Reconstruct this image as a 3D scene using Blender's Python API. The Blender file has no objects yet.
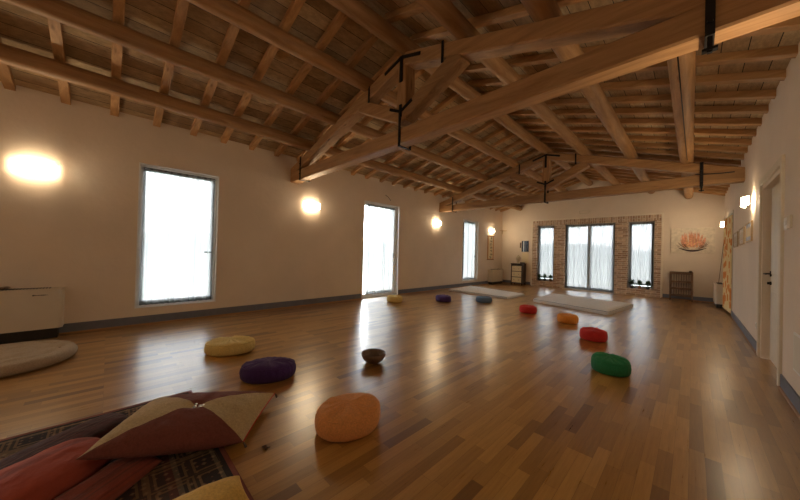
import bpy, bmesh, math, random
from mathutils import Vector, Matrix, noise
C = bpy.context.scene.collection
PI = math.pi
random.seed(7)

# ------------------------------------------------------------------ camera, world, exposure
XL, XR, YE, YB = -5.898, 0.617, 12.173, -5.5
def make_camera():
    y, p, r = math.radians(45.05), math.radians(0.483), math.radians(1.479)
    f = Vector((-math.sin(y)*math.cos(p), math.cos(y)*math.cos(p), math.sin(p)))
    rt = Vector((math.cos(y), math.sin(y), 0)); up = rt.cross(f)
    r2 = rt*math.cos(r) + up*math.sin(r); u2 = -rt*math.sin(r) + up*math.cos(r)
    cd = bpy.data.cameras.new('camera'); cam = bpy.data.objects.new('camera', cd); C.objects.link(cam)
    m = Matrix((r2, u2, -f)).transposed().to_4x4(); m.translation = Vector((0, 0, 1.2))
    cam.matrix_world = m
    cd.sensor_fit = 'HORIZONTAL'; cd.sensor_width = 36.0; cd.lens = 36.0*292.0/800.0
    cd.clip_start = 0.02; cd.clip_end = 600
    bpy.context.scene.camera = cam
make_camera()
S = bpy.context.scene
S.view_settings.view_transform = 'Standard'; S.view_settings.look = 'None'
S.view_settings.gamma = 1.0; S.view_settings.use_curve_mapping = False
S.view_settings.exposure = 1.55
S.cycles.use_denoising = True
S.cycles.max_bounces = 9; S.cycles.diffuse_bounces = 5; S.cycles.glossy_bounces = 4
S.cycles.transmission_bounces = 6; S.cycles.transparent_max_bounces = 12
S.cycles.sample_clamp_indirect = 6.0; S.cycles.caustics_reflective = False; S.cycles.caustics_refractive = False

SKY_STRENGTH = 9.0
LAMP_STRENGTH = 30.0; LAMP_BACK = 0.25
w = bpy.data.worlds.new('overcast_sky'); S.world = w; w.use_nodes = True
nt = w.node_tree; nt.nodes.clear()
out = nt.nodes.new('ShaderNodeOutputWorld'); bg = nt.nodes.new('ShaderNodeBackground')
tc = nt.nodes.new('ShaderNodeTexCoord'); sx = nt.nodes.new('ShaderNodeSeparateXYZ'); cr = nt.nodes.new('ShaderNodeValToRGB')
nt.links.new(tc.outputs['Generated'], sx.inputs[0]); nt.links.new(sx.outputs['Z'], cr.inputs[0])
cr.color_ramp.elements[0].position = 0.0; cr.color_ramp.elements[0].color = (0.95, 0.97, 1.0, 1)
cr.color_ramp.elements[1].position = 0.6; cr.color_ramp.elements[1].color = (0.84, 0.91, 1.0, 1)
nt.links.new(cr.outputs[0], bg.inputs[0]); bg.inputs[1].default_value = SKY_STRENGTH
nt.links.new(bg.outputs[0], out.inputs[0])

def portal(loc, rot, sx_, sy_):
    l = bpy.data.lights.new('sky_portal', 'AREA'); l.shape = 'RECTANGLE'; l.size = sx_; l.size_y = sy_
    l.cycles.is_portal = True
    o = bpy.data.objects.new('sky_portal', l); C.objects.link(o); o.location = loc; o.rotation_euler = rot
# openings: (a0, a1, z0, z1)
W_ADDED = (-4.12, -3.05, 0.256, 2.456)      # unseen window added behind the camera for more daylight, same spacing
WL = [(0.297, 1.352, 0.256, 2.456), (4.564, 5.828, 0.0, 2.50), (9.089, 10.174, 0.205, 2.47)]
WE = [(-4.436, -3.779, 0.223, 2.418), (-3.413, -1.866, 0.0, 2.418), (-1.526, -0.849, 0.223, 2.418)]
for a0, a1, z0, z1 in WL + [W_ADDED]:
    portal((XL-0.34, (a0+a1)/2, (z0+z1)/2), (0, -PI/2, 0), z1-z0, a1-a0)
for a0, a1, z0, z1 in WE:
    portal(((a0+a1)/2, YE+0.36, (z0+z1)/2), (-PI/2, 0, 0), a1-a0, z1-z0)

# ------------------------------------------------------------------ material helpers
MATS = {}
def newmat(name):
    m = bpy.data.materials.new(name); m.use_nodes = True
    n = m.node_tree.nodes; b = n['Principled BSDF']; MATS[name] = m
    return m, m.node_tree, b
def ramp(nt, stops, interp='LINEAR'):
    r = nt.nodes.new('ShaderNodeValToRGB'); e = r.color_ramp; e.interpolation = interp
    while len(e.elements) > 1: e.elements.remove(e.elements[-1])
    e.elements[0].position = stops[0][0]; e.elements[0].color = (*stops[0][1], 1)
    for p, c in stops[1:]:
        x = e.elements.new(p); x.color = (*c, 1)
    return r
def mapping(nt, scale=(1, 1, 1), coord='Object', rot=(0, 0, 0)):
    t = nt.nodes.new('ShaderNodeTexCoord'); mp = nt.nodes.new('ShaderNodeMapping')
    mp.inputs['Scale'].default_value = scale; mp.inputs['Rotation'].default_value = rot
    nt.links.new(t.outputs[coord], mp.inputs[0]); return mp
def noise_n(nt, vec, scale, detail=4, rough=0.55):
    n = nt.nodes.new('ShaderNodeTexNoise'); n.inputs['Scale'].default_value = scale
    n.inputs['Detail'].default_value = detail; n.inputs['Roughness'].default_value = rough
    nt.links.new(vec.outputs[0], n.inputs['Vector']); return n
def bump(nt, b, h, strength=0.2, dist=0.01):
    bp = nt.nodes.new('ShaderNodeBump'); bp.inputs['Strength'].default_value = strength
    bp.inputs['Distance'].default_value = dist
    nt.links.new(h, bp.inputs['Height']); nt.links.new(bp.outputs[0], b.inputs['Normal'])
def mixc(nt, fac, a, b, mode='MIX'):
    m = nt.nodes.new('ShaderNodeMix'); m.data_type = 'RGBA'; m.blend_type = mode
    for s, v in ((0, fac), (6, a), (7, b)):
        if isinstance(v, (int, float)): m.inputs[s].default_value = v
        elif isinstance(v, tuple): m.inputs[s].default_value = (*v, 1)
        else: nt.links.new(v, m.inputs[s])
    return m.outputs[2]
def simple(name, col, rough=0.6, metal=0.0, nscale=20, var=0.12, bs=0.1, bd=0.003, coord='Object'):
    m, nt, b = newmat(name)
    mp = mapping(nt, coord=coord); n = noise_n(nt, mp, nscale)
    r = ramp(nt, [(0.3, tuple(c*(1-var) for c in col)), (0.7, tuple(min(1, c*(1+var)) for c in col))])
    nt.links.new(n.outputs[0], r.inputs[0]); nt.links.new(r.outputs[0], b.inputs['Base Color'])
    b.inputs['Roughness'].default_value = rough; b.inputs['Metallic'].default_value = metal
    if bs: bump(nt, b, n.outputs[0], bs, bd)
    return m
def wood(name, axis, dark, light, rough=0.6):
    m, nt, b = newmat(name)
    sc = [9.0, 9.0, 9.0]; sc[axis] = 0.9
    mp = mapping(nt, tuple(sc))
    oi = nt.nodes.new('ShaderNodeObjectInfo')
    add = nt.nodes.new('ShaderNodeVectorMath'); add.operation = 'ADD'
    sc2 = nt.nodes.new('ShaderNodeVectorMath'); sc2.operation = 'SCALE'; sc2.inputs['Scale'].default_value = 37.0
    comb = nt.nodes.new('ShaderNodeCombineXYZ')
    for k in range(3): nt.links.new(oi.outputs['Random'], comb.inputs[k])
    nt.links.new(comb.outputs[0], sc2.inputs[0]); nt.links.new(mp.outputs[0], add.inputs[0]); nt.links.new(sc2.outputs[0], add.inputs[1])
    n = noise_n(nt, add, 1.6, 6, 0.65)
    n.inputs['Distortion'].default_value = 0.6
    r = ramp(nt, [(0.28, dark), (0.5, tuple((a+b_)/2 for a, b_ in zip(dark, light))), (0.72, light)])
    nt.links.new(n.outputs[0], r.inputs[0])
    mr = nt.nodes.new('ShaderNodeMapRange'); mr.inputs[3].default_value = 0.82; mr.inputs[4].default_value = 1.12
    nt.links.new(oi.outputs['Random'], mr.inputs[0])
    # knots and drying cracks
    mk = mapping(nt, tuple(0.5 if k == axis else 3.0 for k in range(3)))
    v = nt.nodes.new('ShaderNodeTexVoronoi'); v.inputs['Scale'].default_value = 2.2; nt.links.new(mk.outputs[0], v.inputs['Vector'])
    rk = ramp(nt, [(0.0, (0.22, 0.17, 0.13)), (0.06, (0.55, 0.5, 0.45)), (0.13, (1, 1, 1))]); nt.links.new(v.outputs['Distance'], rk.inputs[0])
    c1 = mixc(nt, 1.0, r.outputs[0], rk.outputs[0], 'MULTIPLY')
    hs = nt.nodes.new('ShaderNodeHueSaturation'); nt.links.new(mr.outputs[0], hs.inputs['Value']); nt.links.new(c1, hs.inputs['Color'])
    nt.links.new(hs.outputs[0], b.inputs['Base Color'])
    b.inputs['Roughness'].default_value = rough
    bump(nt, b, n.outputs[0], 0.35, 0.004)
    return m

# walls: rough trowelled lime plaster
def plaster(name, col):
    m, nt, b = newmat(name); mp = mapping(nt)
    n1 = noise_n(nt, mp, 1.2, 5, 0.6); n2 = noise_n(nt, mp, 9, 6, 0.6)
    r = ramp(nt, [(0.3, tuple(c*0.94 for c in col)), (0.7, tuple(min(1, c*1.04) for c in col))])
    nt.links.new(n1.outputs[0], r.inputs[0]); nt.links.new(r.outputs[0], b.inputs['Base Color'])
    b.inputs['Roughness'].default_value = 0.85
    bump(nt, b, n2.outputs[0], 0.35, 0.012); return m
plaster('plaster', (0.79, 0.69, 0.585))
wood('wood_x', 0, (0.235, 0.115, 0.043), (0.47, 0.265, 0.115))
wood('wood_y', 1, (0.235, 0.115, 0.043), (0.47, 0.265, 0.115))
wood('wood_z', 2, (0.235, 0.115, 0.043), (0.47, 0.265, 0.115))
wood('rafter_wood', 0, (0.33, 0.165, 0.06), (0.62, 0.36, 0.16))
wood('dark_wood', 2, (0.035, 0.022, 0.016), (0.10, 0.06, 0.04), 0.45)
wood('brown_wood', 2, (0.10, 0.055, 0.03), (0.22, 0.13, 0.075), 0.5)
wood('skirting_wood', 1, (0.30, 0.15, 0.06), (0.48, 0.26, 0.11), 0.45)
wood('pale_wood', 0, (0.5, 0.36, 0.2), (0.7, 0.52, 0.32), 0.5)
simple('iron', (0.018, 0.017, 0.018), 0.45, 0.6, 40)
simple('steel', (0.55, 0.57, 0.6), 0.3, 1.0, 40, 0.05)
simple('blue_grey_paint', (0.15, 0.165, 0.21), 0.55, 0, 8, 0.1, 0.1)
simple('frame_paint', (0.86, 0.86, 0.84), 0.45, 0, 12, 0.04, 0.05)
simple('alu_frame', (0.40, 0.41, 0.41), 0.4, 0.2, 12, 0.05, 0.05)
simple('door_paint', (0.72, 0.66, 0.54), 0.45, 0, 6, 0.05, 0.05)
simple('casing_paint', (0.68, 0.60, 0.47), 0.5, 0, 6, 0.06, 0.08)
simple('pale_trim_paint', (0.82, 0.74, 0.62), 0.6, 0, 6, 0.05, 0.05)
simple('coil_metal', (0.70, 0.63, 0.52), 0.42, 0, 4, 0.03, 0)
simple('black_plastic', (0.015, 0.014, 0.013), 0.4, 0, 30, 0.2, 0)
simple('paper', (0.80, 0.72, 0.52), 0.8, 0, 30, 0.06, 0.05)
simple('scroll_border', (0.60, 0.30, 0.12), 0.7, 0, 50, 0.2, 0.1)
simple('ink', (0.03, 0.05, 0.045), 0.8, 0, 60, 0.3, 0)
simple('canvas', (0.76, 0.68, 0.56), 0.8, 0, 14, 0.14, 0.1)
simple('flame_paint', (0.72, 0.34, 0.22), 0.8, 0, 22, 0.35, 0.1)
simple('ember_paint', (0.82, 0.48, 0.24), 0.8, 0, 22, 0.3, 0.1)
simple('petal_paint', (0.20, 0.10, 0.07), 0.8, 0, 22, 0.4, 0.1)
simple('bowl_paint', (0.06, 0.04, 0.045), 0.8, 0, 22, 0.4, 0.1)
simple('terracotta', (0.30, 0.13, 0.07), 0.7, 0, 30)
simple('dark_pot', (0.04, 0.045, 0.06), 0.5, 0, 30)
simple('leaf', (0.025, 0.07, 0.025), 0.55, 0, 40, 0.35, 0)
simple('stone_cream', (0.55, 0.47, 0.34), 0.6, 0, 30, 0.15)
simple('switch_plastic', (0.82, 0.80, 0.74), 0.4, 0, 30, 0.03, 0)
simple('blue_black_gloss', (0.02, 0.03, 0.05), 0.15, 0.2, 30, 0.2, 0)
simple('silver_gloss', (0.75, 0.78, 0.8), 0.2, 0.3, 30, 0.05, 0)
simple('cream_panel', (0.80, 0.68, 0.44), 0.6, 0, 8, 0.08, 0.05)
simple('print_paper', (0.62, 0.55, 0.46), 0.6, 0, 25, 0.3, 0)
simple('print_sky_reflection', (0.45, 0.55, 0.68), 0.35, 0, 14, 0.4, 0)  # bluish colour stands in for daylight reflected in a picture glass
simple('grass_ground', (0.20, 0.22, 0.19), 0.95, 0, 0.6, 0.3, 0)
simple('hill_green', (0.14, 0.16, 0.16), 0.95, 0, 0.05, 0.3, 0)
simple('stone_paving', (0.42, 0.40, 0.36), 0.9, 0, 3, 0.15, 0)
def fabric(name, col, rough=0.9, scale=90, var=0.16, fold=0.5, foldscale=7):
    m, nt, b = newmat(name); mp = mapping(nt)
    n = noise_n(nt, mp, scale, 3); n2 = noise_n(nt, mp, foldscale, 3)
    r = ramp(nt, [(0.3, tuple(c*(1-var) for c in col)), (0.7, tuple(min(1, c*(1+var)) for c in col))])
    nt.links.new(n.outputs[0], r.inputs[0]); nt.links.new(r.outputs[0], b.inputs['Base Color'])
    b.inputs['Roughness'].default_value = rough; b.inputs['Sheen Weight'].default_value = 0.05
    ad = nt.nodes.new('ShaderNodeMath'); ad.operation = 'MULTIPLY_ADD'; ad.inputs[1].default_value = 0.12
    nt.links.new(n.outputs[0], ad.inputs[0]); nt.links.new(n2.outputs[0], ad.inputs[2])
    bump(nt, b, ad.outputs[0], fold, 0.02); return m
fabric('cotton_cream', (0.66, 0.50, 0.18)); fabric('cotton_purple', (0.050, 0.014, 0.11))
fabric('cotton_orange', (0.64, 0.27, 0.08)); fabric('cotton_green', (0.012, 0.17, 0.062))
fabric('cotton_red', (0.52, 0.022, 0.018)); fabric('cotton_blue', (0.10, 0.16, 0.26))
fabric('cotton_amber', (0.66, 0.24, 0.03)); fabric('linen_sand', (0.48, 0.36, 0.19), fold=0.8, foldscale=16)
fabric('linen_rust', (0.17, 0.045, 0.032), fold=0.8, foldscale=16); fabric('linen_mustard', (0.60, 0.37, 0.075))
fabric('felt_beige', (0.37, 0.29, 0.21)); fabric('futon_cover', (0.68, 0.68, 0.69), foldscale=12)
def striped(name, cols, axis, scale, fold=0.7):
    m, nt, b = newmat(name); mp = mapping(nt)
    mp.inputs['Rotation'].default_value = (0, 0, -0.71)
    s = nt.nodes.new('ShaderNodeSeparateXYZ'); nt.links.new(mp.outputs[0], s.inputs[0])
    mu = nt.nodes.new('ShaderNodeMath'); mu.operation = 'MULTIPLY'; mu.inputs[1].default_value = scale
    nt.links.new(s.outputs[axis], mu.inputs[0])
    n = nt.nodes.new('ShaderNodeTexNoise'); n.noise_dimensions = '1D'; n.inputs['Scale'].default_value = 1.0
    n.inputs['Detail'].default_value = 5
    nt.links.new(mu.outputs[0], n.inputs['W'])
    k = len(cols); r = ramp(nt, [(0.32 + 0.36*i/(k-1), c) for i, c in enumerate(cols)])
    nt.links.new(n.outputs[0], r.inputs[0]); nt.links.new(r.outputs[0], b.inputs['Base Color'])
    b.inputs['Roughness'].default_value = 0.9; b.inputs['Sheen Weight'].default_value = 0.04
    n2 = noise_n(nt, mapping(nt), 14, 3); bump(nt, b, n2.outputs[0], fold, 0.02)
    return m
striped('stripe_maroon', [(0.025, 0.008, 0.01), (0.08, 0.015, 0.018), (0.03, 0.010, 0.014), (0.17, 0.05, 0.042)], 0, 40)
striped('stripe_red', [(0.22, 0.035, 0.022), (0.42, 0.075, 0.04), (0.33, 0.055, 0.03)], 0, 10)
striped('stripe_brown', [(0.13, 0.022, 0.013), (0.27, 0.05, 0.026), (0.12, 0.035, 0.02)], 0, 40)

# parquet
def parquet():
    m, nt, b = newmat('parquet')
    mp = mapping(nt, rot=(0, 0, PI/2))
    br = nt.nodes.new('ShaderNodeTexBrick'); nt.links.new(mp.outputs[0], br.inputs['Vector'])
    br.inputs['Scale'].default_value = 1.0; br.inputs['Brick Width'].default_value = 0.52; br.inputs['Row Height'].default_value = 0.068
    br.inputs['Mortar Size'].default_value = 0.0007; br.inputs['Mortar Smooth'].default_value = 0.2; br.inputs['Bias'].default_value = 0.0
    br.inputs['Color1'].default_value = (0, 0, 0, 1); br.inputs['Color2'].default_value = (1, 1, 1, 1); br.inputs['Mortar'].default_value = (0.4, 0.4, 0.4, 1)
    br.offset = 0.37; br.offset_frequency = 3; br.squash = 0.8; br.squash_frequency = 2
    r = ramp(nt, [(0.0, (0.16, 0.068, 0.016)), (0.10, (0.28, 0.138, 0.033)), (0.5, (0.39, 0.200, 0.048)), (1.0, (0.48, 0.260, 0.070))])
    nt.links.new(br.outputs['Color'], r.inputs[0])
    g = noise_n(nt, mapping(nt, (30, 1.6, 1)), 2.0, 6, 0.7)
    rg = ramp(nt, [(0.3, (0.78, 0.74, 0.70)), (0.7, (1.08, 1.08, 1.08))]); nt.links.new(g.outputs[0], rg.inputs[0])
    c = mixc(nt, 1.0, r.outputs[0], rg.outputs[0], 'MULTIPLY')
    lo = nt.nodes.new('ShaderNodeMath'); lo.operation = 'MULTIPLY'; lo.inputs[1].default_value = 0.55; nt.links.new(br.outputs['Fac'], lo.inputs[0])
    c = mixc(nt, lo.outputs[0], c, (0.05, 0.02, 0.008)); nt.links.new(c, b.inputs['Base Color'])
    rr = nt.nodes.new('ShaderNodeMapRange'); rr.inputs[3].default_value = 0.25; rr.inputs[4].default_value = 0.32
    nt.links.new(g.outputs[0], rr.inputs[0]); nt.links.new(rr.outputs[0], b.inputs['Roughness'])
    b.inputs['IOR'].default_value = 1.5; b.inputs['Coat Weight'].default_value = 0.8; b.inputs['Coat Roughness'].default_value = 0.27
    wv = noise_n(nt, mapping(nt, (14, 3, 1)), 1.0, 2); bump(nt, b, wv.outputs[0], 0.05, 0.01)
parquet()
# roof boards between the rafters
def boards():
    m, nt, b = newmat('roof_boards')
    mp = mapping(nt, rot=(0, 0, PI/2))
    br = nt.nodes.new('ShaderNodeTexBrick'); nt.links.new(mp.outputs[0], br.inputs['Vector'])
    br.inputs['Scale'].default_value = 1.0; br.inputs['Brick Width'].default_value = 0.46; br.inputs['Row Height'].default_value = 0.17
    br.inputs['Mortar Size'].default_value = 0.004; br.inputs['Mortar Smooth'].default_value = 0.3
    br.inputs['Color1'].default_value = (0, 0, 0, 1); br.inputs['Color2'].default_value = (1, 1, 1, 1); br.inputs['Mortar'].default_value = (0.5, 0.5, 0.5, 1)
    br.offset = 0.0; br.offset_frequency = 1
    r = ramp(nt, [(0.0, (0.33, 0.22, 0.12)), (0.5, (0.45, 0.315, 0.18)), (1.0, (0.57, 0.42, 0.245))]); nt.links.new(br.outputs['Color'], r.inputs[0])
    g = noise_n(nt, mapping(nt, (14, 5, 5)), 2.0, 7, 0.75)
    rg = ramp(nt, [(0.3, (0.6, 0.6, 0.6)), (0.7, (1.2, 1.2, 1.2))]); nt.links.new(g.outputs[0], rg.inputs[0])
    c = mixc(nt, 1.0, r.outputs[0], rg.outputs[0], 'MULTIPLY')
    c = mixc(nt, br.outputs['Fac'], c, (0.03, 0.022, 0.015)); nt.links.new(c, b.inputs['Base Color'])
    b.inputs['Roughness'].default_value = 0.9; bump(nt, b, g.outputs[0], 0.6, 0.01)
boards()
def brickm(name, soldier):
    m, nt, b = newmat(name)
    t = nt.nodes.new('ShaderNodeTexCoord'); s = nt.nodes.new('ShaderNodeSeparateXYZ'); cb = nt.nodes.new('ShaderNodeCombineXYZ')
    nt.links.new(t.outputs['Object'], s.inputs[0])
    ad = nt.nodes.new('ShaderNodeMath'); ad.operation = 'ADD'; nt.links.new(s.outputs[0], ad.inputs[0]); nt.links.new(s.outputs[1], ad.inputs[1])
    nt.links.new(ad.outputs[0], cb.inputs[1 if soldier else 0]); nt.links.new(s.outputs[2], cb.inputs[0 if soldier else 1])
    br = nt.nodes.new('ShaderNodeTexBrick'); nt.links.new(cb.outputs[0], br.inputs['Vector'])
    br.inputs['Scale'].default_value = 1.0; br.inputs['Brick Width'].default_value = 0.25; br.inputs['Row Height'].default_value = 0.066
    br.inputs['Mortar Size'].default_value = 0.008; br.inputs['Mortar Smooth'].default_value = 0.3
    br.inputs['Color1'].default_value = (0.38, 0.24, 0.165, 1); br.inputs['Color2'].default_value = (0.66, 0.52, 0.40, 1)
    br.inputs['Mortar'].default_value = (0.76, 0.69, 0.60, 1)
    g = noise_n(nt, mapping(nt), 12, 5); rg = ramp(nt, [(0.3, (0.75, 0.75, 0.75)), (0.7, (1.15, 1.1, 1.05))]); nt.links.new(g.outputs[0], rg.inputs[0])
    c = mixc(nt, 1.0, br.outputs['Color'], rg.outputs[0], 'MULTIPLY'); nt.links.new(c, b.inputs['Base Color'])
    b.inputs['Roughness'].default_value = 0.9
    iv = nt.nodes.new('ShaderNodeMath'); iv.operation = 'SUBTRACT'; iv.inputs[0].default_value = 1.0; nt.links.new(br.outputs['Fac'], iv.inputs[1])
    bump(nt, b, iv.outputs[0], 0.6, 0.01)
brickm('brick', False); brickm('brick_soldier', True)
# sheer cloth
def sheer(name, col, through, hem=False):
    m = bpy.data.materials.new(name); m.use_nodes = True; MATS[name] = m; nt = m.node_tree; nt.nodes.clear()
    o = nt.nodes.new('ShaderNodeOutputMaterial'); tr = nt.nodes.new('ShaderNodeBsdfTransparent'); tl = nt.nodes.new('ShaderNodeBsdfTranslucent')
    df = nt.nodes.new('ShaderNodeBsdfDiffuse'); m1 = nt.nodes.new('ShaderNodeMixShader'); m2 = nt.nodes.new('ShaderNodeMixShader')
    mp = mapping(nt, (1, 1, 0.03)); n = noise_n(nt, mp, 26, 2)
    mr = nt.nodes.new('ShaderNodeMapRange'); mr.inputs[1].default_value = 0.35; mr.inputs[2].default_value = 0.65; mr.inputs[3].default_value = through*0.35; mr.inputs[4].default_value = through*1.3; nt.links.new(n.outputs[0], mr.inputs[0])
    tl.inputs[0].default_value = (*col, 1); df.inputs[0].default_value = (*col, 1); m1.inputs[0].default_value = 0.3
    nt.links.new(tl.outputs[0], m1.inputs[1]); nt.links.new(df.outputs[0], m1.inputs[2])
    nt.links.new(mr.outputs[0], m2.inputs[0]); nt.links.new(m1.outputs[0], m2.inputs[1]); nt.links.new(tr.outputs[0], m2.inputs[2])
    nt.links.new(m2.outputs[0], o.inputs[0])
sheer('sheer_voile', (0.30, 0.30, 0.295), 0.06); sheer('sheer_end', (0.20, 0.20, 0.198), 0.03); sheer('sheer_hem', (0.26, 0.27, 0.27), 0.06)
def glass():
    m = bpy.data.materials.new('window_glass'); m.use_nodes = True; MATS['window_glass'] = m; nt = m.node_tree; nt.nodes.clear()
    o = nt.nodes.new('ShaderNodeOutputMaterial'); tr = nt.nodes.new('ShaderNodeBsdfTransparent'); gl = nt.nodes.new('ShaderNodeBsdfGlossy')
    gl.inputs['Roughness'].default_value = 0.02; mx = nt.nodes.new('ShaderNodeMixShader'); fr = nt.nodes.new('ShaderNodeFresnel'); fr.inputs[0].default_value = 1.45
    tr.inputs[0].default_value = (0.95, 0.96, 0.95, 1)
    nt.links.new(fr.outputs[0], mx.inputs[0]); nt.links.new(tr.outputs[0], mx.inputs[1]); nt.links.new(gl.outputs[0], mx.inputs[2]); nt.links.new(mx.outputs[0], o.inputs[0])
glass()
def lampm():
    m, nt, b = newmat('lit_opal_glass')
    b.inputs['Base Color'].default_value = (0.9, 0.85, 0.75, 1); b.inputs['Emission Color'].default_value = (1.0, 0.78, 0.50, 1)
    g = nt.nodes.new('ShaderNodeNewGeometry'); mr = nt.nodes.new('ShaderNodeMapRange')   # glow dimmed on the back face to shrink the wall halo
    mr.inputs[3].default_value = LAMP_STRENGTH; mr.inputs[4].default_value = LAMP_STRENGTH*LAMP_BACK
    nt.links.new(g.outputs['Backfacing'], mr.inputs[0]); nt.links.new(mr.outputs[0], b.inputs['Emission Strength'])
lampm()
def curtain_pattern():
    m, nt, b = newmat('patterned_drape'); mp = mapping(nt, (1, 1, 1))
    v = nt.nodes.new('ShaderNodeTexVoronoi'); v.inputs['Scale'].default_value = 5.0; nt.links.new(mp.outputs[0], v.inputs['Vector'])
    r = ramp(nt, [(0.0, (0.72, 0.24, 0.05)), (0.42, (0.76, 0.30, 0.07)), (0.48, (0.88, 0.72, 0.38)), (1.0, (0.85, 0.64, 0.28))])
    nt.links.new(v.outputs['Distance'], r.inputs[0]); nt.links.new(r.outputs[0], b.inputs['Base Color']); b.inputs['Roughness'].default_value = 0.85
curtain_pattern()
def rugm():
    m, nt, b = newmat('rug_pile')
    t = nt.nodes.new('ShaderNodeTexCoord'); s = nt.nodes.new('ShaderNodeSeparateXYZ'); nt.links.new(t.outputs['Object'], s.inputs[0])
    def mth(op, a, b_=None, c=None):
        n = nt.nodes.new('ShaderNodeMath'); n.operation = op
        for i, v in enumerate((a, b_, c)):
            if v is None: continue
            if isinstance(v, (int, float)): n.inputs[i].default_value = v
            else: nt.links.new(v, n.inputs[i])
        return n.outputs[0]
    dx = mth('SUBTRACT', RUG[0]/2, mth('ABSOLUTE', s.outputs[0])); dy = mth('SUBTRACT', RUG[1]/2, mth('ABSOLUTE', s.outputs[1]))
    d = mth('MINIMUM', dx, dy)
    rb = ramp(nt, [(0.0, (0.20, 0.06, 0.045)), (0.02, (0.02, 0.018, 0.022)), (0.05, (0.24, 0.19, 0.12)), (0.07, (0.025, 0.02, 0.024)),
                   (0.22, (0.22, 0.17, 0.11)), (0.245, (0.15, 0.04, 0.03)), (0.28, (0.06, 0.03, 0.025))], 'CONSTANT')
    nt.links.new(d, rb.inputs[0])
    ch = nt.nodes.new('ShaderNodeTexVoronoi'); ch.distance = 'MANHATTAN'; ch.inputs['Scale'].default_value = 24; ch.inputs['Randomness'].default_value = 0.35
    nt.links.new(t.outputs['Object'], ch.inputs['Vector'])
    rc = ramp(nt, [(0.0, (0.28, 0.22, 0.13)), (0.28, (0.16, 0.06, 0.04)), (0.40, (0.02, 0.018, 0.022))], 'CONSTANT'); nt.links.new(ch.outputs['Distance'], rc.inputs[0])
    v2 = nt.nodes.new('ShaderNodeTexVoronoi'); v2.distance = 'CHEBYCHEV'; v2.inputs['Scale'].default_value = 5.5; v2.inputs['Randomness'].default_value = 0.2
    nt.links.new(t.outputs['Object'], v2.inputs['Vector'])
    rm = ramp(nt, [(0.0, (0, 0, 0)), (0.3, (0.9, 0.9, 0.9)), (0.36, (0.1, 0.1, 0.1)), (0.44, (0.8, 0.8, 0.8))], 'CONSTANT'); nt.links.new(v2.outputs['Distance'], rm.inputs[0])
    inside = mth('GREATER_THAN', d, 0.045); inner = mth('MULTIPLY', inside, rm.outputs[0])
    c = mixc(nt, mth('MULTIPLY', inside, 0.55), rb.outputs[0], rc.outputs[0])
    c = mixc(nt, mth('MULTIPLY', inner, 0.6), c, (0.27, 0.17, 0.085))
    nt.links.new(c, b.inputs['Base Color']); b.inputs['Roughness'].default_value = 0.95
    n = noise_n(nt, mapping(nt), 200, 2); bump(nt, b, n.outputs[0], 0.5, 0.004)
RUG = (2.0, 2.4)
rugm()

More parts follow.
